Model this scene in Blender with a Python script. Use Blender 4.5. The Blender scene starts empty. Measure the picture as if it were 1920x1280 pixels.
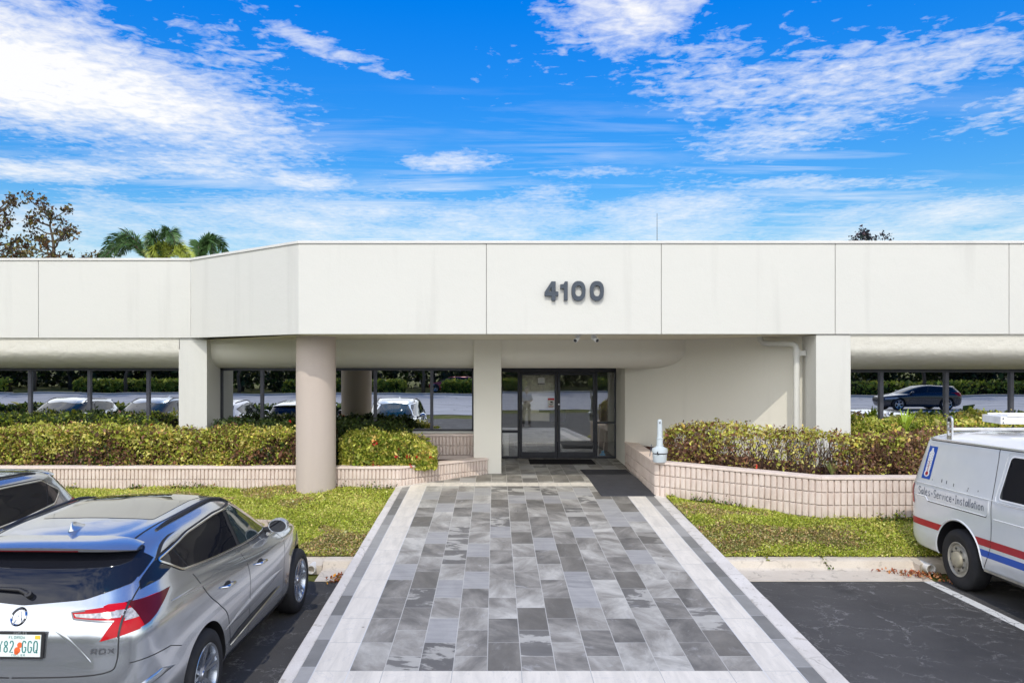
import bpy, bmesh, math, random
import numpy as np
from mathutils import Vector, Matrix, Quaternion
from mathutils.bvhtree import BVHTree
from mathutils.geometry import delaunay_2d_cdt

random.seed(7); RNG = np.random.default_rng(11)
SC = bpy.context.scene
COL = SC.collection
CZ = 2.95           # camera height above the parking lot
F = 1450.0          # focal length in photo pixels (1920 wide)
def H(h): return CZ - h
def PX(px, Y): return (px - 927.0) / F * Y

# ------------------------------------------------------------------ node helpers
class NT:
    def __init__(s, tree): s.t = tree; s.n = tree.nodes; s.l = tree.links
    def new(s, typ, **kw):
        nd = s.n.new(typ)
        for k, v in kw.items(): setattr(nd, k, v)
        return nd
    def put(s, sock, v):
        if v is None: return
        if isinstance(v, bpy.types.NodeSocket): s.l.new(v, sock)
        elif isinstance(v, (tuple, list)) and sock.type == 'RGBA' and len(v) == 3: sock.default_value = (*v, 1)
        else: sock.default_value = v
    def m(s, op, a, b=None, c=None, clamp=False):
        nd = s.new('ShaderNodeMath', operation=op, use_clamp=clamp)
        s.put(nd.inputs[0], a); s.put(nd.inputs[1], b); s.put(nd.inputs[2], c)
        return nd.outputs[0]
    def vm(s, op, a, b=None):
        nd = s.new('ShaderNodeVectorMath', operation=op)
        s.put(nd.inputs[0], a); s.put(nd.inputs[1], b)
        return nd.outputs[0]
    def xyz(s, v):
        nd = s.new('ShaderNodeSeparateXYZ'); s.put(nd.inputs[0], v); return nd.outputs
    def comb(s, x=0.0, y=0.0, z=0.0):
        nd = s.new('ShaderNodeCombineXYZ')
        s.put(nd.inputs[0], x); s.put(nd.inputs[1], y); s.put(nd.inputs[2], z); return nd.outputs[0]
    def noise(s, v, scale, detail=3.0, rough=0.55, dist=0.0, color=False):
        nd = s.new('ShaderNodeTexNoise'); s.put(nd.inputs['Vector'], v)
        nd.inputs['Scale'].default_value = scale; nd.inputs['Detail'].default_value = detail
        nd.inputs['Roughness'].default_value = rough; nd.inputs['Distortion'].default_value = dist
        return nd.outputs[1 if color else 0]
    def vor(s, v, scale, feature='F1', out=0, rand=1.0):
        nd = s.new('ShaderNodeTexVoronoi', feature=feature); s.put(nd.inputs['Vector'], v)
        nd.inputs['Scale'].default_value = scale; nd.inputs['Randomness'].default_value = rand
        return nd.outputs[out]
    def white(s, v, color=False):
        nd = s.new('ShaderNodeTexWhiteNoise', noise_dimensions='3D'); s.put(nd.inputs['Vector'], v)
        return nd.outputs[1 if color else 0]
    def ramp(s, f, stops, interp='LINEAR'):
        nd = s.new('ShaderNodeValToRGB'); nd.color_ramp.interpolation = interp
        e = nd.color_ramp.elements
        while len(e) < len(stops): e.new(0.5)
        for k, (p, c) in zip(e, stops):
            k.position = p; k.color = (*c, 1) if len(c) == 3 else c
        s.put(nd.inputs[0], f); return nd.outputs[0]
    def mix(s, f, a, b, blend='MIX'):
        nd = s.new('ShaderNodeMix', data_type='RGBA', blend_type=blend)
        s.put(nd.inputs[0], f); s.put(nd.inputs[6], a); s.put(nd.inputs[7], b); return nd.outputs[2]
    def rng(s, v, a, b, c=0.0, d=1.0):
        nd = s.new('ShaderNodeMapRange'); s.put(nd.inputs[0], v)
        for i, k in enumerate((a, b, c, d)): s.put(nd.inputs[i+1], k)
        return nd.outputs[0]
    def bump(s, h, strength=0.3, dist=0.01, nrm=None):
        nd = s.new('ShaderNodeBump'); nd.inputs['Strength'].default_value = strength
        nd.inputs['Distance'].default_value = dist; s.put(nd.inputs['Height'], h)
        if nrm is not None: s.put(nd.inputs['Normal'], nrm)
        return nd.outputs[0]

def g(v): return tuple(((c/255)/12.92 if c/255 <= .04045 else ((c/255+.055)/1.055)**2.4) for c in v)

def new_mat(name):
    m = bpy.data.materials.new(name); m.use_nodes = True
    N = NT(m.node_tree); N.p = N.n.get('Principled BSDF'); N.out = N.n.get('Material Output')
    return m, N
def P(N, **kw):
    mp = dict(col='Base Color', rough='Roughness', metal='Metallic', nrm='Normal', spec='Specular IOR Level', coat='Coat Weight',
              coatr='Coat Roughness', trans='Transmission Weight', ior='IOR', emi='Emission Color', es='Emission Strength', alpha='Alpha')
    for k, v in kw.items(): N.put(N.p.inputs[mp[k]], v)
def simple(name, col, rough=.6, metal=0.0, spec=.5, coat=0.0, var=0.06, vs=6.0, bump=0.0, bs=60.0):
    m, N = new_mat(name)
    tc = N.new('ShaderNodeTexCoord').outputs['Object']
    n = N.noise(tc, vs, 4)
    c = N.mix(N.rng(n, .3, .7), tuple(x*(1-var) for x in col), tuple(min(1, x*(1+var)) for x in col))
    P(N, col=c, rough=rough, metal=metal, spec=spec, coat=coat)
    if bump: P(N, nrm=N.bump(N.noise(tc, bs, 3), bump, .004))
    return m
M = {}
def wpos(N): return N.new('ShaderNodeNewGeometry').outputs['Position']

# painted stucco: faint rain streaks and blotches of its own
def stucco(name, col, bump=.25, stain=1.0, big=0.0):
    m, N = new_mat(name); p = wpos(N); s = N.xyz(p)
    streak = N.noise(N.comb(N.m('MULTIPLY', s[0], 1.6), N.m('MULTIPLY', s[1], 1.6), N.m('MULTIPLY', s[2], .12)), 1.0, 5, .6)
    st = N.rng(streak, .57, .78, 0, .46*stain)
    blot = N.rng(N.noise(p, .9, 4), .35, .75, 0, .14)
    c = N.mix(st, col, tuple(x*.68 for x in col))
    c = N.mix(blot, c, tuple(x*.86 for x in col))
    fine = N.noise(p, 55, 4, .65)
    c = N.mix(N.rng(fine, .35, .7, 0, .10), c, tuple(x*.82 for x in col))
    P(N, col=c, rough=.82, spec=.25)
    h = N.m('ADD', N.m('MULTIPLY', fine, .5), N.m('MULTIPLY', N.noise(p, 6, 5, .6), 1.0+big))
    P(N, nrm=N.bump(h, bump, .02 if not big else .05))
    return m
M['stucco'] = stucco('painted_stucco', (.62, .615, .575))
M['coping'] = stucco('coping_paint', (.66, .65, .62), .08)
M['bulge'] = stucco('rough_stucco', (.66, .64, .57), .30, .8, 1.0)
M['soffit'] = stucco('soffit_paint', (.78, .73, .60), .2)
M['cream'] = stucco('bounce_lit_stucco', (.80, .775, .69), .2, .6)  # paler stucco colour stands in for bounce light in the entrance recess
M['column'] = stucco('column_paint', (.50, .43, .385), .3, .5)

def glass_dark(name, fac, tint, see):
    m, N = new_mat(name)
    p = wpos(N)
    nb = N.bump(N.noise(N.vm('MULTIPLY', p, (1.0, 1.0, .8)), .9, 1, .4), .006, .2)
    gl = N.new('ShaderNodeBsdfGlossy'); gl.inputs['Color'].default_value = (*tint, 1); gl.inputs['Roughness'].default_value = .004
    N.put(gl.inputs['Normal'], nb)
    if see:
        b = N.new('ShaderNodeBsdfTransparent'); b.inputs['Color'].default_value = (.95, .95, .92, 1)
    else:
        b = N.new('ShaderNodeBsdfTransparent'); b.inputs['Color'].default_value = (.05, .055, .06, 1)
    mx = N.new('ShaderNodeMixShader'); mx.inputs[0].default_value = fac
    N.l.new(b.outputs[0], mx.inputs[1]); N.l.new(gl.outputs[0], mx.inputs[2]); N.l.new(mx.outputs[0], N.out.inputs[0])
    return m
M['win'] = glass_dark('mirror_tinted_glass', .62, (.90, .93, .97), False)
M['doorglass'] = glass_dark('door_glass', .32, (.88, .90, .92), True)
M['frame'] = simple('dark_bronze_frame', (.028, .030, .040), .42, 0, .5, var=.2)
M['frame_lit'] = simple('lit_frame_bronze', (.055, .058, .075), .45, 0, .5, var=.2)  # frame bronze lightened in colour, as if lit, for the mullions
M['dark'] = simple('black_plastic', (.018, .018, .02), .5)
M['gap'] = simple('joint_sealant', (.22, .215, .20), .9)
M['alu'] = simple('aluminium', (.62, .63, .64), .35, .8)

def block():
    m, N = new_mat('pink_split_block'); p = wpos(N)
    n = N.noise(p, 3.5, 5, .6); f = N.noise(p, 90, 4, .7)
    c = N.mix(N.rng(n, .35, .7), (.66, .55, .48), (.77, .67, .60))
    c = N.mix(N.rng(f, .35, .75, 0, .35), c, (.44, .36, .33))
    sp = N.rng(N.noise(p, 40, 2, .9), .68, .74)
    c = N.mix(N.m('MULTIPLY', sp, .4), c, (.25, .2, .18))
    s = N.xyz(p)
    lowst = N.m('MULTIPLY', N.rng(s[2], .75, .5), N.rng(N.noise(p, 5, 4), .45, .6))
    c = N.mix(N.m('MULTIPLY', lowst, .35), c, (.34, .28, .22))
    P(N, col=c, rough=.9, spec=.2, nrm=N.bump(f, .5, .006)); return m
M['block'] = block()
M['cap'] = simple('pink_concrete_cap', (.72, .61, .545), .85, 0, .2, var=.08, bump=.3, bs=80)

def concrete(name, a, b, spots=True, moss=False):
    m, N = new_mat(name); p = wpos(N)
    n = N.noise(p, 1.7, 6, .62); f = N.noise(p, 70, 4, .7)
    c = N.mix(N.rng(n, .3, .7), a, b)
    c = N.mix(N.rng(f, .4, .8, 0, .35), c, tuple(x*.62 for x in a))
    if spots:
        q = N.rng(N.noise(p, 9, 3, .6), .60, .66, 0, .5)
        c = N.mix(q, c, (.33, .29, .235))
        k = N.rng(N.vor(N.vm('ADD', p, N.vm('MULTIPLY', N.noise(p, 3, 2, color=True), (.3, .3, .3))), 1.1, 'DISTANCE_TO_EDGE'), .0, .012, 1, 0)
        c = N.mix(N.m('MULTIPLY', N.m('MULTIPLY', k, .45), N.rng(N.noise(p, 1.4, 3), .5, .6)), c, (.16, .14, .11))
    P(N, col=c, rough=.9, spec=.2, nrm=N.bump(f, .4, .006)); return m
M['kerb'] = concrete('kerb_concrete', (.56, .49, .40), (.67, .605, .51))
M['rampedge'] = concrete('ramp_edge_concrete', (.56, .52, .465), (.72, .68, .63))
def drive():
    m, N = new_mat('pale_worn_driveway'); p = wpos(N)
    n = N.noise(N.vm('MULTIPLY', p, (.25, 1.0, 1)), .8, 6, .65); f = N.noise(p, 30, 3, .7)
    c = N.mix(N.rng(n, .35, .68), (.42, .415, .41), (.60, .59, .58))
    wr = N.vm('ADD', p, N.vm('MULTIPLY', N.noise(p, .6, 4, .7, color=True), (1.6, 1.6, 0)))
    k = N.rng(N.vor(wr, .22, 'DISTANCE_TO_EDGE'), 0, .012, 1, 0)
    c = N.mix(N.m('MULTIPLY', k, .8), c, (.10, .10, .10))
    s_ = N.rng(N.noise(N.vm('ADD', p, (9, 3, 0)), .35, 5, .7), .56, .68, 0, .5)
    c = N.mix(s_, c, (.24, .24, .24))
    P(N, col=c, rough=.9, spec=.2); return m
M['drive'] = drive()

def asphalt():
    m, N = new_mat('sealed_asphalt'); p = wpos(N)
    big = N.noise(p, .45, 5, .6); f = N.noise(p, 120, 3, .8); g2 = N.noise(p, 3.0, 5, .65)
    c = N.mix(N.rng(big, .35, .68), (.042, .041, .040), (.085, .082, .080))
    c = N.mix(N.rng(g2, .45, .8, 0, .4), c, (.085, .082, .079))
    c = N.mix(N.rng(f, .45, .85, 0, .6), c, (.15, .145, .14))
    warp = N.vm('ADD', p, N.vm('MULTIPLY', N.noise(p, 3.2, 9, .78, color=True), (.62, .62, .0)))
    e = N.vor(warp, 1.35, 'DISTANCE_TO_EDGE')
    k = N.rng(e, .0, N.rng(N.noise(p, 7, 3), .35, .7, .002, .022), 1, 0)
    mask = N.m('MULTIPLY', N.rng(N.noise(p, .9, 3, .6), .42, .54), N.rng(N.noise(p, 5.5, 4, .6), .40, .50, .15, 1))
    k = N.m('MULTIPLY', k, mask)
    c = N.mix(N.m('MULTIPLY', k, .8), c, (.36, .35, .34))
    warp2 = N.vm('ADD', p, N.vm('MULTIPLY', N.noise(p, 7, 8, .8, color=True), (.34, .34, .0)))
    k2 = N.m('MULTIPLY', N.rng(N.vor(warp2, 3.4, 'DISTANCE_TO_EDGE'), 0, .012, 1, 0), N.rng(N.noise(p, 1.9, 5, .7), .50, .56))
    c = N.mix(N.m('MULTIPLY', k2, .8), c, (.38, .365, .35))
    peb = N.rng(N.vor(p, 14, 'F1'), .05, .08, 1, 0)
    c = N.mix(N.m('MULTIPLY', peb, N.rng(N.noise(p, 2, 2), .55, .6, 0, .8)), c, (.45, .44, .42))
    oil = N.rng(N.noise(N.vm('ADD', p, (3.1, 7.7, 0)), .7, 4, .6), .60, .72, 0, .6)
    c = N.mix(oil, c, (.02, .02, .022))
    P(N, col=c, rough=N.rng(g2, .3, .7, .72, .9), spec=.3, nrm=N.bump(N.m('SUBTRACT', f, N.m('MULTIPLY', k, 1.5)), .55, .008)); return m
M['asphalt'] = asphalt()
def paintline():
    m, N = new_mat('worn_white_paint'); p = wpos(N)
    warp = N.vm('ADD', p, N.vm('MULTIPLY', N.noise(p, 4, 5, .7, color=True), (.25, .25, 0)))
    k = N.rng(N.vor(warp, 2.2, 'DISTANCE_TO_EDGE'), 0, .02, 1, 0)
    w = N.rng(N.noise(p, 22, 4, .7), .60, .68, 0, .75)
    c = N.mix(N.m('MAXIMUM', N.m('MULTIPLY', k, .85), w), (.66, .66, .63), (.09, .09, .09))
    P(N, col=c, rough=.75, spec=.3); return m
M['line'] = paintline()

def tiles():
    m, N = new_mat('slate_look_porcelain_tiles'); p = wpos(N); s = N.xyz(p); x, y = s[0], s[1]
    TW, TL = .305, .61
    cx = N.m('DIVIDE', N.m('SUBTRACT', x, -1.283), TW); ci = N.m('FLOOR', cx); fx = N.m('SUBTRACT', cx, ci)
    par = N.m('MULTIPLY', N.m('FLOORED_MODULO', ci, 2.0), .5)
    cy = N.m('ADD', N.m('DIVIDE', N.m('SUBTRACT', y, 6.83), TL), par); cj = N.m('FLOOR', cy); fy = N.m('SUBTRACT', cy, cj)
    cell = N.comb(ci, cj, 0)
    r1 = N.white(cell); r2 = N.white(N.vm('ADD', cell, (17.3, 5.1, 3.0))); rc = N.white(N.vm('ADD', cell, (3.3, 9.1, 1.0)), True)
    off = N.vm('MULTIPLY', rc, (40, 40, 40))
    q = N.vm('ADD', p, off)
    # marbling of each slab: broad diagonal drifts
    rot = N.new('ShaderNodeVectorRotate', rotation_type='Z_AXIS'); N.put(rot.inputs['Vector'], q); N.put(rot.inputs['Angle'], N.m('MULTIPLY', r2, 2.4))
    qs = N.vm('MULTIPLY', rot.outputs[0], (1.0, 1.9, 1.0))
    marb = N.noise(qs, 1.5, 7, .62, .35)
    vein = N.noise(qs, 4.2, 8, .70, .7)
    tone = N.m('ADD', N.m('MULTIPLY', N.m('SUBTRACT', r1, .5), .60), N.m('MULTIPLY', N.m('SUBTRACT', marb, .5), 1.75))
    tone = N.m('ADD', tone, .5)
    c = N.ramp(tone, [(.04, (.115, .109, .098)), (.28, (.185, .174, .155)), (.48, (.275, .258, .228)), (.68, (.385, .368, .330)), (.90, (.54, .52, .47))])
    # some slabs show a sharp torn edge between a dark and a light layer
    sharp = N.rng(marb, .50, .535)
    c2 = N.mix(sharp, (.125, .12, .112), (.43, .415, .375))
    c = N.mix(N.m('MULTIPLY', N.m('LESS_THAN', r2, .15), .75), c, c2)
    c = N.mix(N.rng(vein, .58, .72, 0, .42), c, (.58, .575, .565))
    c = N.mix(N.rng(vein, .46, .30, 0, .35), c, (.12, .12, .125))
    # warm and blue casts
    c = N.mix(N.m('MULTIPLY', N.m('GREATER_THAN', r1, .84), .8), c, N.mix(N.rng(N.noise(N.vm('MULTIPLY', q, (.6, 6, 1)), 3, 3), .3, .7), (.29, .29, .29), (.38, .37, .36)))
    c = N.mix(N.m('MULTIPLY', N.m('LESS_THAN', r1, .13), .45), c, (.17, .155, .13))
    # grout
    def edge(f, w): return N.m('MAXIMUM', N.m('LESS_THAN', f, w), N.m('GREATER_THAN', f, 1-w))
    gx = edge(fx, .013); gy = edge(fy, .0055)
    gr = N.m('MAXIMUM', gx, gy)
    c = N.mix(N.m('MULTIPLY', gr, N.rng(N.noise(p, .8, 2), .3, .6, .45, .85)), c, (.54, .525, .49))
    # white marble bands and narrow grey border strips, by position on the slab
    def rngm(v, a, b): return N.m('MULTIPLY', N.m('GREATER_THAN', v, a), N.m('LESS_THAN', v, b))
    wside = N.m('MULTIPLY', N.m('MAXIMUM', rngm(x, -1.592, -1.283), rngm(x, 2.377, 2.686)), rngm(y, 6.52, 14.9))
    wfront = N.m('MULTIPLY', rngm(y, 6.52, 6.83), rngm(x, -1.592, 2.686))
    wcross = N.m('MULTIPLY', rngm(y, 14.63, 14.96), rngm(x, -1.30, 2.40))
    wh = N.m('MAXIMUM', wside, N.m('MAXIMUM', wfront, wcross))
    wj = N.m('FLOOR', N.m('DIVIDE', N.m('SUBTRACT', y, 6.22), TL)); fj = N.m('FRACT', N.m('DIVIDE', N.m('SUBTRACT', y, 6.22), TL))
    wx = N.m('FRACT', N.m('DIVIDE', N.m('SUBTRACT', x, -1.592), TL))
    wr = N.white(N.comb(wj, N.m('GREATER_THAN', x, 0), N.m('FLOOR', N.m('DIVIDE', x, TL))), True)
    qw = N.vm('ADD', p, N.vm('MULTIPLY', wr, (9, 9, 9)))
    wn = N.noise(N.vm('MULTIPLY', qw, (5.5, .8, 1)), 1.6, 5, .6, .6)
    wc = N.mix(N.rng(wn, .38, .68), (.77, .715, .625), (.62, .58, .51))
    wc = N.mix(N.rng(N.m('ABSOLUTE', N.m('SUBTRACT', N.noise(qw, 2.2, 4, .6, 1.0), .5)), 0, .012, .3, 0), wc, (.46, .46, .46))
    gj = N.m('MAXIMUM', N.m('MULTIPLY', edge(fj, .006), wside), N.m('MULTIPLY', edge(wx, .006), N.m('MAXIMUM', wfront, wcross)))
    wc = N.mix(N.m('MULTIPLY', gj, .8), wc, (.38, .38, .37))
    c = N.mix(wh, c, wc)
    gs = N.m('MULTIPLY', N.m('MAXIMUM', N.m('LESS_THAN', x, -1.592), N.m('GREATER_THAN', x, 2.686)), N.m('LESS_THAN', y, 14.9))
    gcell = N.comb(N.m('FLOOR', N.m('DIVIDE', N.m('SUBTRACT', y, .2), TL)), N.m('GREATER_THAN', x, 0), 4)
    gv = N.m('ADD', N.white(gcell), N.m('MULTIPLY', N.m('SUBTRACT', N.noise(p, 3, 5, .6, .8), .5), .8))
    gc = N.ramp(gv, [(.0, (.17, .166, .155)), (.45, (.25, .245, .23)), (1, (.37, .36, .34))])
    gc = N.mix(N.m('MULTIPLY', edge(N.m('FRACT', N.m('DIVIDE', N.m('SUBTRACT', y, .2), TL)), .006), .8), gc, (.5, .5, .5))
    c = N.mix(gs, c, gc)
    # border grout lines between bands
    for xx in (-1.592, -1.283, 2.377, 2.686):
        l = N.m('LESS_THAN', N.m('ABSOLUTE', N.m('SUBTRACT', x, xx)), .0045)
        c = N.mix(N.m('MULTIPLY', N.m('MULTIPLY', l, N.m('LESS_THAN', y, 14.7)), .8), c, (.66, .66, .66))
    gn = N.noise(p, 170, 2, .6); c = N.mix(N.rng(gn, .3, .7, 0, .22), c, N.mix(1.0, c, (.55, .55, .55), 'MULTIPLY'))
    dirt = N.rng(N.noise(p, .55, 6, .7), .5, .8, 0, .16)
    c = N.mix(dirt, c, (.30, .28, .25))
    spk = N.rng(N.vor(p, 1.3, 'F1'), .018, .03, .8, 0)
    c = N.mix(spk, c, (.12, .10, .08))
    P(N, col=c, rough=N.rng(vein, .3, .7, .42, .62), spec=.4, nrm=N.bump(N.m('SUBTRACT', N.m('MULTIPLY', vein, .35), gr), .3, .004)); return m
M['tiles'] = tiles()

def turf():
    m, N = new_mat('ground_cover_soil'); p = wpos(N)
    n = N.noise(p, 2.2, 6, .65); f = N.noise(p, 60, 4, .8); b = N.noise(N.vm('ADD', p, (5, 2, 0)), .8, 4, .6)
    c = N.mix(N.rng(n, .35, .65), (.13, .15, .03), (.22, .22, .06))
    c = N.mix(N.rng(f, .4, .7, 0, .75), c, (.05, .05, .02))
    c = N.mix(N.rng(b, .54, .66, 0, .85), c, (.30, .24, .15))
    P(N, col=c, rough=.95, spec=.1, nrm=N.bump(f, .8, .03)); return m
M['turf'] = turf()
M['mulch'] = simple('dark_red_mulch', (.085, .038, .028), .95, 0, .1, var=.6, vs=45, bump=1.0, bs=70)
def leafmat(name, trans=.35, rough=.5):
    m, N = new_mat(name)
    a = N.new('ShaderNodeAttribute'); a.attribute_name = 'tone'
    P(N, col=a.outputs['Color'], rough=rough, spec=.35)
    tr = N.new('ShaderNodeBsdfTranslucent'); N.put(tr.inputs[0], a.outputs['Color'])
    mx = N.new('ShaderNodeMixShader'); mx.inputs[0].default_value = trans
    N.l.new(N.p.outputs[0], mx.inputs[1]); N.l.new(tr.outputs[0], mx.inputs[2]); N.l.new(mx.outputs[0], N.out.inputs[0])
    return m
M['leaf'] = leafmat('leaf_surface')
M['bark'] = simple('bark', (.11, .085, .06), .9, 0, .2, var=.4, vs=14, bump=.8, bs=30)
M['twig'] = simple('twigs', (.10, .065, .05), .9, 0, .2, var=.4, vs=14)

def carpaint(name, col, metal=.85, rough=.28, dirt=.0):
    m, N = new_mat(name); tc = N.new('ShaderNodeTexCoord').outputs['Object']
    fl = N.noise(tc, 900, 1)
    c = N.mix(N.rng(fl, .3, .7, 0, .12), col, tuple(min(1, x*1.35) for x in col))
    if dirt:
        s = N.xyz(tc)
        d = N.m('MULTIPLY', N.rng(s[2], 1.0, .2), N.rng(N.noise(tc, 4, 5, .65), .35, .7))
        c = N.mix(N.m('MULTIPLY', d, dirt), c, (.42, .39, .33))
    P(N, col=c, metal=metal, rough=rough, coat=1.0, coatr=.02, spec=.5); return m
M['silver'] = carpaint('silver_paint', (.52, .545, .58), .85, .20)
M['grey_silver'] = carpaint('grey_silver_paint', (.38, .40, .43), .8, .20)
M['white_paint'] = carpaint('white_paint', (.78, .78, .78), 0, .35)
M['blue_paint'] = carpaint('steel_blue_paint', (.16, .22, .32), .6, .3)
M['red_paint'] = carpaint('red_paint', (.45, .02, .025), .2, .3)
M['black_paint'] = carpaint('black_paint', (.015, .016, .022), .2, .25)
def vanpaint():
    m, N = new_mat('aged_white_van_paint'); tc = N.new('ShaderNodeTexCoord').outputs['Object']; s = N.xyz(tc)
    c = N.mix(N.rng(N.noise(tc, 2, 5, .6), .35, .7), (.64, .67, .70), (.70, .72, .74))
    d = N.m('MULTIPLY', N.rng(s[2], .95, .35), N.rng(N.noise(N.vm('MULTIPLY', tc, (1, .5, 2)), 3.5, 6, .7), .38, .68))
    c = N.mix(N.m('MULTIPLY', d, .35), c, (.46, .43, .36))
    chip = N.m('MULTIPLY', N.rng(N.noise(tc, 11, 5, .75), .60, .63), N.rng(N.noise(tc, 1.7, 2), .5, .58))
    chip = N.m('MULTIPLY', chip, N.m('GREATER_THAN', s[2], 1.90))
    c = N.mix(chip, c, (.30, .27, .25))
    top = N.rng(s[2], 1.88, 1.93)
    c = N.mix(N.m('MULTIPLY', top, N.m('SUBTRACT', 1.0, chip)), c, (.80, .80, .80))
    P(N, col=c, rough=.22, spec=.5, coat=.9, coatr=.04); return m
M['van'] = vanpaint()
M['carglass'] = simple('dark_car_glass', (.010, .011, .016), .02, 0, .5, coat=0.0)
def teal_glass():
    m, N = new_mat('clear_car_glass')
    P(N, col=(.03, .05, .055), rough=.03, spec=.9, coat=1.0); return m
M['roofglass'] = simple('panoramic_roof_glass', (.03, .03, .032), .02, 0, 1.0, coat=1.0)
M['cabglass'] = teal_glass()
M['darkchrome'] = simple('dark_chrome', (.16, .165, .18), .3, .6, var=.05)
M['chrome'] = simple('chrome', (.75, .76, .78), .10, 1.0, var=.02)
M['rubber'] = simple('tyre_rubber', (.022, .022, .024), .75, 0, .3, var=.2, bump=.2, bs=40)
M['rim'] = simple('alloy_rim', (.50, .53, .58), .22, .85, var=.05)
M['steelrim'] = simple('dirty_steel_rim', (.36, .34, .29), .5, .25, var=.25, vs=9)
M['hubcap'] = simple('tan_hubcap', (.34, .31, .23), .55, .1, var=.2, vs=9)
M['redlens'] = simple('red_lens', (.46, .005, .012), .12, 0, .25, coat=0.0, var=.1)
M['darkred'] = simple('dark_red_lens', (.085, .006, .009), .12, 0, .3, coat=0.0, var=.1)
M['clearlens'] = simple('clear_lens', (.42, .41, .41), .15, .2, .5, coat=0.3, var=.45, vs=40)
M['platewhite'] = simple('plate_white', (.74, .80, .78), .4, var=.05)
M['teal'] = simple('plate_teal', (.02, .20, .19), .5)
M['orange'] = simple('plate_orange', (.75, .13, .03), .5)
M['yellow'] = simple('sticker_yellow', (.75, .52, .04), .5)
M['decalwhite'] = simple('decal_white', (.78, .79, .80), .4, var=.04)
M['decalblue'] = simple('decal_blue', (.006, .075, .42), .4, var=.06)
M['decalred'] = simple('decal_red', (.40, .012, .03), .4, var=.10)
M['decaldark'] = simple('decal_navy_lettering', (.035, .055, .10), .5)
M['mat'] = simple('charcoal_rubber_mat', (.048, .049, .056), .85, 0, .25, var=.12, vs=5, bump=.5, bs=200)
M['matdark'] = simple('black_rubber_mat', (.012, .012, .015), .9, 0, .2, bump=.5, bs=200)
M['digit'] = simple('navy_grey_numeral', (.055, .068, .088), .45, 0, .4, var=.1)
M['greyplastic'] = simple('pale_grey_plastic', (.50, .56, .60), .5, 0, .4, var=.06)
M['pvc'] = simple('white_pvc', (.70, .69, .66), .4, 0, .4, var=.06)
M['whitemetal'] = simple('white_metal', (.72, .72, .71), .45, 0, .4, var=.12, vs=8)
M['paper'] = simple('paper', (.75, .75, .72), .8)
M['signred'] = simple('sign_red', (.55, .02, .03), .5)
M['board'] = simple('cream_board', (.90, .88, .76), .8)
M['inside_wall'] = simple('inside_wall', (.74, .72, .60), .8)
M['inside_dark'] = simple('inside_dark', (.05, .05, .055), .8)
M['flower'] = simple('red_petals', (.60, .025, .03), .6)
M['skin'] = simple('skin', (.42, .25, .18), .55)
M['shirt'] = simple('white_shirt', (.62, .63, .66), .85)
M['trousers'] = simple('dark_trousers', (.02, .022, .03), .85)
M['bluebrush'] = simple('blue_brush', (.01, .30, .62), .5)
M['wood'] = simple('pale_handle', (.45, .42, .36), .6)

# ------------------------------------------------------------------ objects
def tag(o, label=None, cat=None, group=None, kind=None):
    if label: o['label'] = label
    if cat: o['category'] = cat
    if group: o['group'] = group
    if kind: o['kind'] = kind
    return o
def thing(name, label, cat, loc=(0, 0, 0), rotz=0.0, group=None):
    o = bpy.data.objects.new(name, None); COL.objects.link(o); o.empty_display_size = .2
    o.location = loc; o.rotation_euler = (0, 0, rotz)
    return tag(o, label, cat, group)

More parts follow.
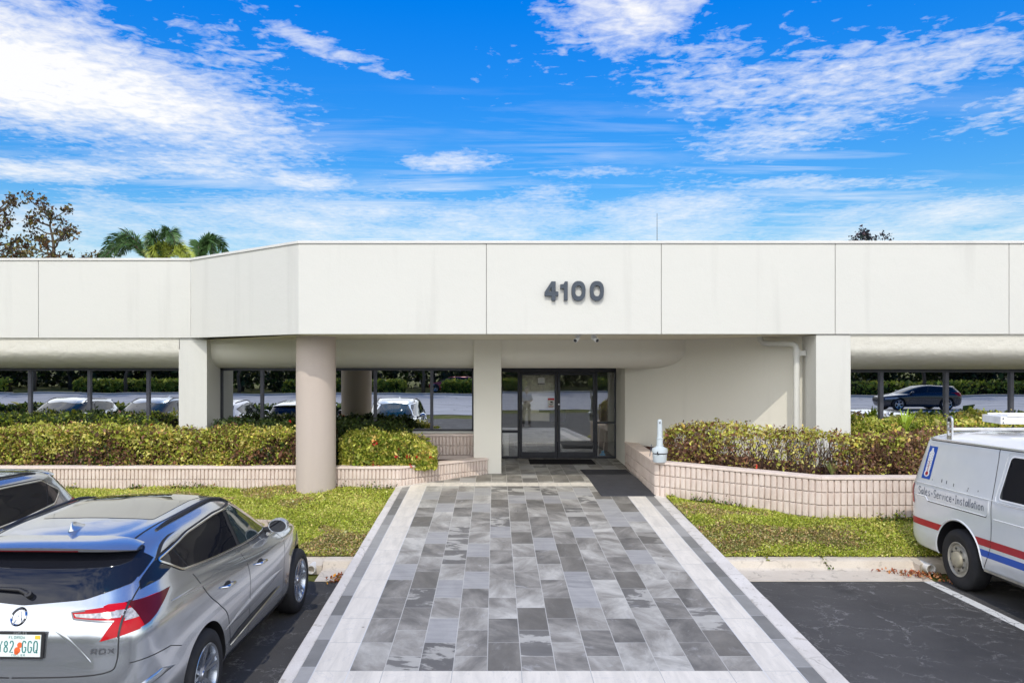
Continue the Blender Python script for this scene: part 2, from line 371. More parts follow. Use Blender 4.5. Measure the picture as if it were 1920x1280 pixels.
class MB:
    def __init__(s): s.v = []; s.f = []; s.mi = []
    def add(s, vs, fs, mi=0):
        b = len(s.v); s.v += [tuple(v) for v in vs]
        s.f += [tuple(i+b for i in f) for f in fs]; s.mi += [mi]*len(fs); return s
    def box(s, a, b, mi=0, M4=None):
        x0, y0, z0 = a; x1, y1, z1 = b
        vs = [(x0,y0,z0),(x1,y0,z0),(x1,y1,z0),(x0,y1,z0),(x0,y0,z1),(x1,y0,z1),(x1,y1,z1),(x0,y1,z1)]
        if M4 is not None: vs = [tuple(M4 @ Vector(v)) for v in vs]
        return s.add(vs, [(0,3,2,1),(4,5,6,7),(0,1,5,4),(1,2,6,5),(2,3,7,6),(3,0,4,7)], mi)
    def prism(s, poly, z0, z1, mi=0):     # plan polygon (x,y), counter-clockwise
        n = len(poly); a = sum(poly[i][0]*poly[(i+1)%n][1]-poly[(i+1)%n][0]*poly[i][1] for i in range(n))
        if a < 0: poly = poly[::-1]
        zf0 = z0 if callable(z0) else (lambda x, y: z0); zf1 = z1 if callable(z1) else (lambda x, y: z1)
        vs = [(x, y, zf0(x, y)) for x, y in poly] + [(x, y, zf1(x, y)) for x, y in poly]
        fs = [tuple(range(n))[::-1], tuple(range(n, 2*n))] + [(i, (i+1)%n, n+(i+1)%n, n+i) for i in range(n)]
        return s.add(vs, fs, mi)
    def seg(s, p, q, z0, z1, th, mi=0):   # upright slab from p to q; its body lies to the left of p->q
        p = Vector(p); q = Vector(q); d = (q-p).normalized(); n = Vector((-d.y, d.x))*th
        return s.prism([tuple(p), tuple(q), tuple(q+n), tuple(p+n)], z0, z1, mi)
    def tube(s, pts, r, n=10, mi=0, cap=True):
        pts = [Vector(p) for p in pts]; rs = r if isinstance(r, (list, tuple)) else [r]*len(pts)
        rings = []; up = Vector((0, 0, 1)); prev = None
        for i, p in enumerate(pts):
            t = ((pts[min(i+1, len(pts)-1)]-pts[max(i-1, 0)])).normalized()
            if prev is None:
                a = up if abs(t.z) < .9 else Vector((1, 0, 0))
                u = t.cross(a).normalized()
            else: u = (prev - t*prev.dot(t)).normalized()
            prev = u; w = t.cross(u)
            rings.append([p + (u*math.cos(2*math.pi*k/n)+w*math.sin(2*math.pi*k/n))*rs[i] for k in range(n)])
        b = [v for r_ in rings for v in r_]; fs = []
        for i in range(len(pts)-1):
            for k in range(n): fs.append((i*n+k, i*n+(k+1)%n, (i+1)*n+(k+1)%n, (i+1)*n+k))
        if cap: fs += [tuple(range(n))[::-1], tuple(range((len(pts)-1)*n, len(pts)*n))]
        return s.add(b, fs, mi)
    def lathe(s, prof, c=(0, 0, 0), n=32, axis='z', mi=0, closed=False, caps=True):
        vs = []
        for r, h in prof:
            for k in range(n):
                a = 2*math.pi*k/n; x, y = r*math.cos(a), r*math.sin(a)
                v = (x, y, h) if axis == 'z' else ((h, x, y) if axis == 'x' else (x, h, y))
                vs.append((v[0]+c[0], v[1]+c[1], v[2]+c[2]))
        fs = []; L = len(prof)
        for i in range(L if closed else L-1):
            for k in range(n):
                j = (i+1) % L
                fs.append((i*n+k, i*n+(k+1)%n, j*n+(k+1)%n, j*n+k))
        if not closed and caps:
            if prof[0][0] > 1e-4: fs.append(tuple(range(n))[::-1])
            if prof[-1][0] > 1e-4: fs.append(tuple(range((L-1)*n, L*n)))
        return s.add(vs, fs, mi)
    def grid(s, rows, mi=0, closed=False):
        n = len(rows[0]); vs = [v for r in rows for v in r]; fs = []
        for i in range(len(rows)-1):
            for k in range(n if closed else n-1):
                fs.append((i*n+k, i*n+(k+1)%n, (i+1)*n+(k+1)%n, (i+1)*n+k))
        return s.add(vs, fs, mi)
    def build(s, name, mats, parent=None, smooth=None, bevel=0.0, fixn=True, loc=None):
        me = bpy.data.meshes.new(name)
        mats = mats if isinstance(mats, (list, tuple)) else [mats]
        vs = s.v; off = Vector((0, 0, 0))
        if parent is None and loc is None:
            xs = [v[0] for v in vs]; ys = [v[1] for v in vs]; zs = [v[2] for v in vs]
            off = Vector(((min(xs)+max(xs))/2, (min(ys)+max(ys))/2, min(zs)))
        elif loc is not None: off = Vector(loc)
        elif parent is not None and parent.get('_world'):
            off = Vector(parent.location)
        if off.length > 0: vs = [(v[0]-off.x, v[1]-off.y, v[2]-off.z) for v in vs]
        me.from_pydata(vs, [], s.f); me.update()
        for m_ in mats: me.materials.append(m_)
        if any(s.mi): me.polygons.foreach_set('material_index', s.mi)
        if fixn:
            bm = bmesh.new(); bm.from_mesh(me); bmesh.ops.recalc_face_normals(bm, faces=bm.faces); bm.to_mesh(me); bm.free()
        o = bpy.data.objects.new(name, me); COL.objects.link(o)
        if smooth is not None:
            me.polygons.foreach_set('use_smooth', [True]*len(me.polygons))
            if smooth < 180: me.set_sharp_from_angle(angle=math.radians(smooth))
        if parent is not None: o.parent = parent
        else: o.location = off
        if bevel:
            b = o.modifiers.new('bevel', 'BEVEL'); b.width = bevel; b.segments = 2; b.limit_method = 'ANGLE'; b.angle_limit = math.radians(40)
        return o
def wthing(name, label, cat, loc, group=None):   # a thing whose parts are given in world coordinates
    o = thing(name, label, cat, loc, 0, group); o['_world'] = 1; return o
def struct(name, mb, mat, label, **kw):
    o = mb.build(name, mat, None, **kw); return tag(o, label, name.replace('_', ' '), kind='structure')
# ================================================================== SITE
Z_FL = CZ - 2.34                       # entrance floor
def ramp_z(y): return min(CZ - (3.057 - .0462*y), Z_FL)
mb = MB(); mb.add([(-700,-700,-.03),(700,-700,-.03),(700,900,-.03),(-700,900,-.03)], [(0,1,2,3)])
struct('ground', mb, M['turf'], 'flat green and brown ground reaching to the horizon')
mb = MB(); mb.add([(-60,-6,0),(60,-6,0),(60,10.32,0),(-60,10.32,0)], [(0,1,2,3)])
struct('parking_lot', mb, M['asphalt'], 'dark sealed asphalt of the parking bays with pale cracks')
mb = MB(); mb.add([(-90,-33,-.004),(90,-33,-.004),(90,-9,-.004),(-90,-9,-.004)], [(0,1,2,3)])
struct('driveway', mb, M['drive'], 'pale worn driveway behind the parking bays, seen mirrored in the windows')
mb = MB(); mb.box((-60,-9.0,-.02), (-6.5,-6.02,.14)); mb.box((9.0,-9.0,-.02), (60,-6.02,.14))
struct('median_kerb', mb, M['kerb'], 'concrete edged median between bays and driveway, seen mirrored in the windows')
mb = MB(); mb.box((-90,-33.5,-.02), (90,-33.0,.15))
struct('far_kerb', mb, M['kerb'], 'concrete kerb on the far side of the driveway, seen mirrored in the windows')

# parking stripes
mb = MB()
mb.add([(5.72,10.31,.004),(5.86,10.31,.004),(6.05,4.0,.004),(5.91,4.0,.004)], [(0,1,2,3)])
struct('parking_stripe', mb, M['line'], 'cracked white parking stripe beside the white van')
mb = MB(); mb.add([(-4.70,10.3,.004),(-4.58,10.3,.004),(-4.58,4.6,.004),(-4.70,4.6,.004)], [(0,1,2,3)])
struct('parking_stripe', mb, M['line'], 'white parking stripe between the two silver cars')

# kerb with gutter pan: profile swept along x
def kerb(x0, x1, label, wav=0.0):
    prof = [(10.32,.006),(10.76,.03),(10.80,.05),(10.845,.135),(10.88,.152),(11.02,.155),(11.04,.12),(11.04,-.02),(10.32,-.02)]
    n = max(2, int((x1-x0)/.25)); rows = []
    for i in range(n+1):
        x = x0 + (x1-x0)*i/n; w = wav*math.sin(x*3.1)*.5
        rows.append([(x, y+w*.3, z+(w*.4 if z > .1 else 0)) for y, z in prof])
    mb = MB(); mb.grid(rows, closed=True)
    mb.add(rows[0], [tuple(range(len(prof)))]); mb.add(rows[-1], [tuple(range(len(prof)))])
    struct('kerb', mb, M['kerb'], label)
kerb(3.04, 5.86, 'pale concrete kerb and gutter right of the tiled ramp', .006)
kerb(6.35, 30, 'concrete kerb and gutter behind the white van')
kerb(-2.40, -1.86, 'short concrete kerb between the silver car and the ramp', .01)
kerb(-60, -2.85, 'concrete kerb and gutter in front of the two silver cars')

# lawns rise from the kerb to the planters
def patch(poly_fn, x0, x1, y0, y1, n, m_):
    rows = []
    for j in range(m_+1):
        rows.append([poly_fn(x0+(x1-x0)*i/n, y0+(y1-y0)*j/m_) for i in range(n+1)])
    mb = MB(); mb.grid(rows); return mb
def bumpy(x, y): return .018*math.sin(x*2.3+y*1.1)+.012*math.sin(x*5.1-y*3.7)+.01*math.sin(y*7.3+x)
def lawn_l(x, y):
    t = max(0, min(1, (y-11.0)/(14.6-11.0))); return min(.155 + (.375)*t**.85 + bumpy(x, y)*min(1, t*6), ramp_z(min(y, 14.5))+.004+max(0, -1.85-x)*.5)
def lawn_r(x, y):
    t = max(0, min(1, (y-11.0)/(12.0-11.0)))
    t2 = max(0, min(1, (y-12.0)/1.9)); return min(.155 + .335*t**.9 + .06*t2 + bumpy(x, y)*min(1, t*6), ramp_z(y)+.004+max(0, x-3.045)*.5)
mb = patch(lambda x, y: (x, y, lawn_l(x, y)), -40, -1.845, 11.02, 14.9, 190, 24)
struct('lawn', mb, M['turf'], 'ground cover bank left of the tiled ramp', smooth=180)
rows = []
for j in range(17):
    y = 11.02 + (13.95-11.02)*j/16; rows.append([(3.045+(x)*(28/120), y, lawn_r(3.045+x*28/120, y)) for x in range(121)])
mb = MB(); mb.grid(rows)
struct('lawn', mb, M['turf'], 'ground cover bank right of the tiled ramp', smooth=180)

# tiled ramp and landing
mb = MB()
ys = [3.9, 6.0, 8.0, 10.0, 12.0, 14.0, 14.5]
L = [(-1.725, y, ramp_z(y)) for y in ys]; R = [(2.84, y, ramp_z(y)) for y in ys]
for i in range(len(ys)-1): mb.add([L[i], R[i], R[i+1], L[i+1]], [(0,1,2,3)])
a, b, c, d = (-1.725,14.5,ramp_z(14.5)), (2.84,14.5,ramp_z(14.5)), (2.84,15.36,Z_FL), (-.79,15.36,Z_FL)
mb.add([a, b, c, d], [(0,1,2,3)])
mb.add([(-.79,15.36,Z_FL),(2.84,15.36,Z_FL),(2.88,17.2,Z_FL),(2.92,18.45,Z_FL),(.12,18.45,Z_FL),(.12,16.0,Z_FL),(-.13,16.0,Z_FL)], [tuple(range(7))])
struct('tiled_ramp', mb, M['tiles'], 'sloping entrance walk of grey slate look tiles with white marble borders')
def edge_strip(xa, xb, y0, y1, label, extra=None):
    ys_ = [y0+(y1-y0)*i/24 for i in range(25)]; rows = []
    for y in ys_:
        z = ramp_z(y)+.006; w = .006*math.sin(y*9)+.004*math.sin(y*23)
        rows.append([(xa+(w if xa < 0 else 0), y, -.02), (xa+(w if xa < 0 else 0), y, z-.012), (xa+.012, y, z), (xb-.012, y, z), (xb+(w if xb > 0 else 0), y, z-.012), (xb+(w if xb > 0 else 0), y, -.02)])
    mb = MB(); mb.grid(rows); mb.add(rows[0], [tuple(range(6))]); mb.add(rows[-1], [tuple(range(6))])
    if extra: extra(mb)
    struct('ramp_edge', mb, M['rampedge'], label)
def diag(mb):
    mb.prism([(-1.855,14.5),(-1.725,14.5),(-.13,15.98),(-.13,16.1),(-1.80,14.62)], 0, lambda x, y: ramp_z(y)+.007)
edge_strip(-1.855, -1.725, 3.9, 14.5, 'worn pale concrete edge on the left side of the ramp', diag)
edge_strip(2.84, 3.04, 3.9, 13.95, 'worn pale concrete edge on the right side of the ramp')

# planter walls: fluted split-face block courses under a smooth cap
def fluted(pts, z0, z1, course, pitch, capz, capw, label, th=.2, group='fluted pink planter walls', capover=.012):
    cx = sum(p[0] for p in pts)/len(pts); cy = sum(p[1] for p in pts)/len(pts)
    t = wthing('planter_wall', label, 'planter wall', (pts[0][0], pts[0][1], z0), group)
    P2 = [Vector(p) for p in pts]; nrm = []
    for i in range(len(P2)-1):
        d = (P2[i+1]-P2[i]).normalized(); nrm.append(Vector((d.y, -d.x)))   # outward = right of travel
    face = MB(); back = MB()
    for i in range(len(P2)-1):
        p, q, n = P2[i], P2[i+1], nrm[i]; d = (q-p); Ln = d.length; d.normalize(); k = max(1, round(Ln/pitch)); pt = Ln/k
        prof = []
        for j in range(k):
            s0 = j*pt; jit = random.uniform(-.0035, .0035)
            for s_, o_ in ((s0+.0, -.034), (s0+.010, -.034), (s0+.016, -.005+jit), (s0+pt*.3, .001+jit), (s0+pt*.7, .001+jit), (s0+pt-.009, -.004+jit), (s0+pt-.002, -.034)):
                prof.append(p + d*s_ + n*o_)
        prof.append(q - n*.034)
        nc = max(1, round((z1-z0)/course)); top = z1
        for c_ in range(nc):
            za, zb = z1-(c_+1)*course+.006, z1-c_*course-.006
            inn = .02
            rows = [[(v.x-n.x*inn, v.y-n.y*inn, za-.001) for v in prof], [(v.x, v.y, za+.006) for v in prof], [(v.x, v.y, zb-.006) for v in prof], [(v.x-n.x*inn, v.y-n.y*inn, zb+.001) for v in prof]]
            face.grid(rows)
        back.seg(tuple(p-n*.036), tuple(q-n*.036), z0-.25, z1-.002, th-.036)
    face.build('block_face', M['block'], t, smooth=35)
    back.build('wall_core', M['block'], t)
    cap = MB()
    off = []
    for i, p in enumerate(P2):     # mitred offset
        if i == 0: n = nrm[0]; s_ = 1
        elif i == len(P2)-1: n = nrm[-1]; s_ = 1
        else:
            n = (nrm[i-1]+nrm[i]).normalized(); s_ = 1/max(.3, n.dot(nrm[i]))
        off.append((n, s_))
    for i in range(len(P2)-1):
        (n0, s0), (n1, s1) = off[i], off[i+1]
        cap.prism([tuple(P2[i]+n0*capover*s0), tuple(P2[i+1]+n1*capover*s1), tuple(P2[i+1]-n1*capw*s1), tuple(P2[i]-n0*capw*s0)], z1, capz)
    cap.build('cap', M['cap'], t, bevel=.006)
    return t
fluted([(-16,14.6),(-1.80,14.6),(-.13,15.93)], H(2.45), H(2.054), .2, .0736, H(2.014), .26, 'low fluted pink block planter wall left of the entrance ramp, running behind the round column')
fluted([(-4.9,16.28),(-.44,16.28)], H(2.05), H(1.60), .2, .0736, H(1.555), .2, 'upper fluted block wall under the window left of the entrance pier')
fluted([(2.90,17.2),(2.86,13.83),(5.06,11.97),(14,11.97)], H(2.55), H(1.85), .2, .1, H(1.81), .26, 'tall fluted pink block planter wall right of the entrance ramp')
mb = MB(); mb.prism([(-16,14.8),(-1.9,14.8),(-.4,15.97),(-.4,16.9),(-16,16.9)], H(2.4), lambda x, y: H(2.09))
struct('planting_bed', mb, M['mulch'], 'mulched bed behind the left planter wall')
mb = MB(); mb.prism([(3.06,17.0),(3.02,13.95),(5.15,12.15),(14,12.15),(14,14.3),(6.2,14.3),(5.4,14.3)], H(2.4), H(1.86))
struct('planting_bed', mb, M['mulch'], 'mulched bed behind the right planter wall')

# ================================================================== BUILDING
YF, YW = 13.46, 15.75                  # main and left-wing fascia planes
ZB = H(-.455); ZT = H(-2.0236); ZC = H(-2.075); ZHD = H(-.41); ZWT = H(.17); ZWB = H(1.52)
XA, XB = PX(560, YF), PX(358, YW)
bd = wthing('office_building', 'single storey white stucco office building with a deep fascia, ribbon windows and recessed glass entrance', 'office building', (0, YF, Z_FL))
# fascia panels
seams = [XA] + [PX(p, YF) for p in (912, 1240, 1566, 1892)]; seams += [seams[-1]+3.03, seams[-1]+6.06]
GP = .006
for i in range(len(seams)-1):
    a, b = seams[i]+(GP if i else 0), seams[i+1]-GP
    m_ = MB()
    if i == 0: m_.prism([(a, YF), (b, YF), (b, YF+.16), (a+.10, YF+.16)], ZB, ZT)
    else: m_.prism([(a, YF), (b, YF), (b, YF+.16), (a, YF+.16)], ZB, ZT)
    m_.build('fascia_panel', M['stucco'], bd)
ls = [XB, PX(72, YW)]; ls += [ls[-1]-3.03, ls[-1]-6.06]
for i in range(len(ls)-1):
    b, a = ls[i]-(GP if i else .004), ls[i+1]+GP
    MB().prism([(a, YW), (b, YW), (b+(0 if i else -.06), YW+.16), (a, YW+.16)], ZB, ZT).build('fascia_panel', M['stucco'], bd)
MB().seg((XB, YW), (XA, YF), ZB, ZT, .16).build('fascia_panel', M['stucco'], bd)
# backing so that joints read as sealed grooves
m_ = MB(); m_.prism([(XA+.2, YF+.012), (seams[-1], YF+.012), (seams[-1], YF+.05), (XA+.2, YF+.05)], ZB+.01, ZT-.01)
m_.prism([(ls[-1], YW+.012), (XB-.2, YW+.012), (XB-.2, YW+.05), (ls[-1], YW+.05)], ZB+.01, ZT-.01)
m_.build('joint_sealant', M['gap'], bd)
# coping
outl = [(ls[-1], YW), (XB, YW), (XA, YF), (seams[-1], YF)]
m_ = MB()
def offs(pts, d):
    r = []
    for i, p in enumerate(pts):
        p = Vector(p); ns = []
        if i > 0: e = (p-Vector(pts[i-1])).normalized(); ns.append(Vector((e.y, -e.x)))
        if i < len(pts)-1: e = (Vector(pts[i+1])-p).normalized(); ns.append(Vector((e.y, -e.x)))
        n = sum(ns, Vector((0, 0))).normalized(); r.append(p+n*d/max(.3, n.dot(ns[0])))
    return r
o1, o2, o3 = offs(outl, .022), offs(outl, -.24), offs(outl, .012)
for i in range(3):
    m_.prism([tuple(o1[i]), tuple(o1[i+1]), tuple(o2[i+1]), tuple(o2[i])], ZT+.004, ZC)
m_.build('coping', M['coping'], bd, bevel=.004)
m_ = MB()
for i in range(3):
    m_.prism([tuple(offs(outl, -.006)[i]), tuple(offs(outl, -.006)[i+1]), tuple(o2[i+1]), tuple(o2[i])], ZT, ZT+.004)
m_.build('coping_joint', M['dark'], bd)
# roof behind parapet, plus rear body of the building
m_ = MB()
m_.prism([(ls[-1], YW+.17), (XB+.05, YW+.17), (XA+.1, YF+.17), (seams[-1], YF+.17), (seams[-1], 34), (ls[-1], 34)], ZT-.5, ZT-.42)
m_.build('roof', M['coping'], bd)
# soffit, sloping very slightly down to the recessed headers
def zs(x, y): return ZB-.004 - (ZB-.004-ZHD)*max(0, min(1, (y-YF)/2.5))
m_ = MB()
pts = [(XB+.25, YW+.10), (XA+.12, YF+.13), (6.3, YF+.13), (6.3, 17.3), (2.9, 17.3), (-6.2, 17.3), (-6.2, YW+.2)]
tri = [(0,1,6),(6,1,5),(1,2,3),(1,3,4),(1,4,5)]
m_.add([(x, y, zs(x, y)) for x, y in pts], tri); 
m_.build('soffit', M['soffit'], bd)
m_ = MB(); m_.prism([(5.9, YF+.13), (seams[-1], YF+.13), (seams[-1], 14.4), (5.9, 14.4)], ZB+.02, ZB+.06)
m_.build('eave_board', M['soffit'], bd)
m_ = MB(); m_.prism([(ls[-1], YW+.13), (-6.2, YW+.13), (-6.2, 16.8), (ls[-1], 16.8)], ZB+.02, ZB+.06); m_.build('eave_board', M['soffit'], bd)

# bull-nose headers over the glass
def header(x0, x1, yf, yw, mat, name='header'):
    prof = [(yf, ZB+.015), (yf, H(-.22))] + [(yw-(yw-yf)*math.cos(t), H(-.22)-(H(-.22)-ZWT)*math.sin(t)) for t in [math.pi/2*i/14 for i in range(1, 15)]] + [(yw+.35, ZWT), (yw+.35, ZB+.015)]
    n = max(2, int((x1-x0)/.12)); rows = []
    for i in range(n+1):
        x = x0+(x1-x0)*i/n; rows.append([(x, y, z) for y, z in prof])
    m_ = MB(); m_.grid(rows, closed=True); m_.add(rows[0], [tuple(range(len(prof)))]); m_.add(rows[-1], [tuple(range(len(prof)))])
    return m_.build(name, mat, bd, smooth=50)
header(ls[-1], PX(335, 15.79)+.02, 15.79, 16.58, M['bulge'])
header(PX(1595, 13.5)-.02, seams[-1], 13.50, 14.30, M['bulge'])
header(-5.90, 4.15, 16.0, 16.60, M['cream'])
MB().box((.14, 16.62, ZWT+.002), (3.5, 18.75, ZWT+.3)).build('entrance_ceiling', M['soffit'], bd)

# piers, column, walls
xl0, xl1 = PX(335, 15.79), PX(388, 15.79)
MB().box((xl0, 15.79, .3), (xl1, 16.9, ZB-.012)).build('pier', M['stucco'], bd, bevel=.008)
xp0, xp1 = PX(888, 15.97), PX(940, 15.97)
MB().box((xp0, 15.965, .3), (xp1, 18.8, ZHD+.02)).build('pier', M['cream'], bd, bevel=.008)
xr0, xr1 = PX(1530, 13.49), PX(1595, 13.49)
MB().box((xr0, 13.485, .3), (xr1, 14.75, ZB-.012)).build('pier', M['stucco'], bd, bevel=.008)
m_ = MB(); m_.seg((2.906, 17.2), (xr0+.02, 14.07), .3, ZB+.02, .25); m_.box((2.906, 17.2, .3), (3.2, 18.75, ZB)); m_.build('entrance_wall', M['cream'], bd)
m_ = MB(); cxn, cyn = PX(592.5, 14.45), 14.45
m_.lathe([(.364, .3), (.364, ZB-.004)], (cxn, cyn, 0), 72); m_.build('round_column', M['column'], bd, smooth=50)
# sill walls under the windows
MB().box((ls[-1], 16.56, .3), (xl0, 16.9, ZWB)).build('sill_wall', M['stucco'], bd)
MB().box((xl1, 16.56, .3), (xp0, 16.9, ZWB)).build('sill_wall', M['stucco'], bd)
MB().box((xr1, 14.28, .3), (seams[-1], 14.6, H(1.48))).build('sill_wall', M['stucco'], bd)
# far side and back walls so the building is solid
m_ = MB(); m_.box((ls[-1]-.2, YW+.1, 0), (ls[-1], 34, ZT)); m_.box((seams[-1], YF+.1, 0), (seams[-1]+.2, 34, ZT)); m_.box((ls[-1]-.2, 34, 0), (seams[-1]+.2, 34.2, ZT)); m_.build('side_wall', M['stucco'], bd)
# interior
m_ = MB(); m_.box((ls[-1], 16.9, Z_FL-.1), (seams[-1], 30, Z_FL-.004)); m_.build('interior_floor', M['inside_dark'], bd)
m_ = MB(); m_.box((-4.0, 22.2, Z_FL), (10, 22.3, 3.6)); m_.box((ls[-1], 21.0, Z_FL), (-4.2, 21.1, 3.6)); m_.box((ls[-1], 17, 3.2), (seams[-1], 30, 3.28)); m_.build('interior_partition', M['inside_wall'], bd)

def window_run(x0, x1, y, z0, z1, mull, head=.055):
    w = bpy.data.objects.new('window', None); COL.objects.link(w); w.parent = bd
    w.location = Vector((x0, y, z0))-bd.location; w['_world'] = 1
    def sub(mb_, name, mat):
        o = mb_.build(name, mat, None, loc=(x0, y, z0)); o.location = (0, 0, 0); o.parent = w; return o
    f = MB(); f.box((x0, y-.02, z1-head), (x1, y+.06, z1+.003)); f.box((x0, y-.02, z0), (x1, y+.06, z0+.05)); f.box((x0, y-.02, z0), (x0+.05, y+.06, z1)); f.box((x1-.05, y-.02, z0), (x1, y+.06, z1))
    sub(f, 'frame', M['frame'])
    for mx in mull: sub(MB().box((mx-.032, y-.035, z0+.05), (mx+.032, y+.05, z1-head)), 'mullion', M['frame_lit'])
    xs = [x0+.03]+list(mull)+[x1-.03]
    for a_, b_ in zip(xs[:-1], xs[1:]):
        e = random.uniform(-.0012, .0012); e2 = random.uniform(-.0008, .0008)
        g_ = MB(); g_.add([(a_, y+.01-e, z0+.03), (b_, y+.01+e, z0+.03), (b_, y+.01+e+e2, z1-.03), (a_, y+.01-e+e2, z1-.03)], [(0,1,2,3)])
        sub(g_, 'pane', M['win'])
window_run(ls[-1], xl0, 16.58, ZWB, ZWT, [PX(p, 16.58) for p in (56.7, 168, 278.4)]+[PX(56.7, 16.58)-1.27*k for k in (1, 2, 3)])
window_run(xl1+.0, xp0, 16.58, ZWB, ZWT, [PX(p, 16.58) for p in (491.6, 597.6, 703.6, 809.5)])
window_run(xr1, seams[-1], 14.30, H(1.48), ZWT, [PX(p, 14.30) for p in (1651.7, 1774, 1895.7)]+[PX(1895.7, 14.3)+1.2*k for k in (1, 2, 3, 4)])

# entrance doors
YD = 18.5
def dz(py): return CZ-(py-675)/F*YD
def dx(px): return PX(px, YD)
en = bpy.data.objects.new('entrance_door', None); COL.objects.link(en); en.parent = bd
en.location = Vector((dx(1044), YD, Z_FL))-bd.location
def esub(mb_, name, mat, **kw):
    o = mb_.build(name, mat, None, loc=(dx(1044), YD, Z_FL), **kw); o.location = (0, 0, 0); o.parent = en; return o
fr = MB(); x0, x1 = dx(940)-.01, 2.92
fr.box((x0, YD-.03, dz(697.5)), (x1, YD+.08, ZWT+.01)); fr.box((x0, YD-.03, Z_FL), (x0+.03, YD+.08, dz(697)))
fr.box((x1-.045, YD-.03, Z_FL), (x1, YD+.08, dz(697))); fr.box((dx(970.5), YD-.03, Z_FL), (dx(974), YD+.08, dz(697)))
fr.box((dx(1116.5), YD-.03, Z_FL), (dx(1120), YD+.08, dz(697)))
fr.box((x0, YD-.025, dz(830/5.647+664)), (dx(971), YD+.06, dz(820/5.647+661))); fr.box((dx(1120), YD-.025, dz(794)), (x1, YD+.06, dz(790.5)))
fr.box((x0, YD-.028, Z_FL+.0), (dx(971), YD+.07, Z_FL+.05)); fr.box((dx(1120), YD-.028, Z_FL), (x1, YD+.07, Z_FL+.05))
fr.box((dx(974), YD-.05, Z_FL-.002), (dx(1116.5), YD+.1, Z_FL+.018))
esub(fr, 'frame', M['frame'], bevel=.003)
for (a_, b_, s_) in ((dx(974.3), dx(1044.6), 1), (dx(1045.4), dx(1116.2), -1)):
    lf = MB(); zt, zb = dz(697.8), Z_FL+.022
    lf.box((a_, YD-.045, zb), (a_+.06, YD+.005, zt)); lf.box((b_-.06, YD-.045, zb), (b_, YD+.005, zt))
    lf.box((a_+.06, YD-.045, zt-.065), (b_-.06, YD+.005, zt)); lf.box((a_+.06, YD-.045, zb), (b_-.06, YD+.005, zb+.13))
    esub(lf, 'door_leaf', M['frame'], bevel=.004)
    gm = MB(); gm.add([(a_+.05, YD-.02, zb+.1), (b_-.05, YD-.02, zb+.1), (b_-.05, YD-.02, zt-.05), (a_+.05, YD-.02, zt-.05)], [(0,1,2,3)])
    esub(gm, 'glass', M['doorglass'])
for (a_, b_, c_, d_) in ((x0+.02, dx(971), Z_FL+.03, dz(697)), (dx(1120), x1-.03, Z_FL+.03, dz(697))):
    gm = MB(); gm.add([(a_, YD+.02, c_), (b_, YD+.02, c_), (b_, YD+.02, d_), (a_, YD+.02, d_)], [(0,1,2,3)])
    esub(gm, 'glass', M['doorglass'])
# panic bar and lock cases
esub(MB().box((dx(1031), YD+.01, dz(791)), (dx(1044.5), YD+.06, dz(767.5))), 'lock_case', M['frame'], bevel=.006)
esub(MB().box((dx(1045.4), YD+.01, dz(791)), (dx(1061), YD+.06, dz(768.5))), 'lock_case', M['frame'], bevel=.006)
esub(MB().box((dx(1011), YD+.02, dz(772.5)), (dx(1033), YD+.07, dz(768))), 'push_bar', M['dark'], bevel=.006)
pm = MB(); pm.tube([(dx(1108), YD-.05, dz(747)), (dx(1108), YD-.10, dz(745)), (dx(1108), YD-.10, dz(732)), (dx(1108), YD-.05, dz(730))], .011, 8)
esub(pm, 'pull_handle', M['alu'], smooth=60)
pm = MB(); pm.lathe([(.02, 0), (.02, .015), (.0, .018)], (0, 0, 0), 16, 'y'); pm.v = [(v[0]+dx(1047.5), YD-.045-v[1], v[2]+dz(757.8)) for v in pm.v]
esub(pm, 'lock_cylinder', M['alu'], smooth=60)

# notices taped to the glass
def notice(name, label, a_, b_, c_, d_, base, rows_):
    t = wthing(name, label, 'notice', (dx((a_+b_)/2), YD-.025, dz(d_)))
    MB().box((dx(a_), YD-.026, dz(d_)), (dx(b_), YD-.024, dz(c_))).build('sheet', base, t)
    for (u0, v0, u1, v1, mt) in rows_:
        MB().box((dx(a_+(b_-a_)*u0), YD-.0275, dz(c_+(d_-c_)*v1)), (dx(a_+(b_-a_)*u1), YD-.0262, dz(c_+(d_-c_)*v0))).build('print', M[mt], t)
notice('notice_sheet', 'white notice with faint grey lines taped high on the left door leaf', 1008.5, 1021, 708, 720, M['paper'],
       [(.2,.1,.8,.18,'greyplastic'), (.1,.28,.9,.34,'greyplastic'), (.1,.45,.7,.51,'greyplastic'), (.15,.6,.9,.66,'greyplastic'), (.0,.84,1,.98,'frame')])
notice('warning_sticker', 'red and white camera sticker at the edge of the left door leaf', 1027, 1039.2, 746, 764.5, M['paper'],
       [(0,0,1,.2,'signred'), (.35,.32,.75,.42,'dark'), (.45,.42,.85,.48,'dark'), (.2,.58,.8,.63,'dark'), (.3,.68,.7,.72,'dark'), (.1,.8,.9,.86,'signred'), (.2,.92,.8,.95,'dark')])
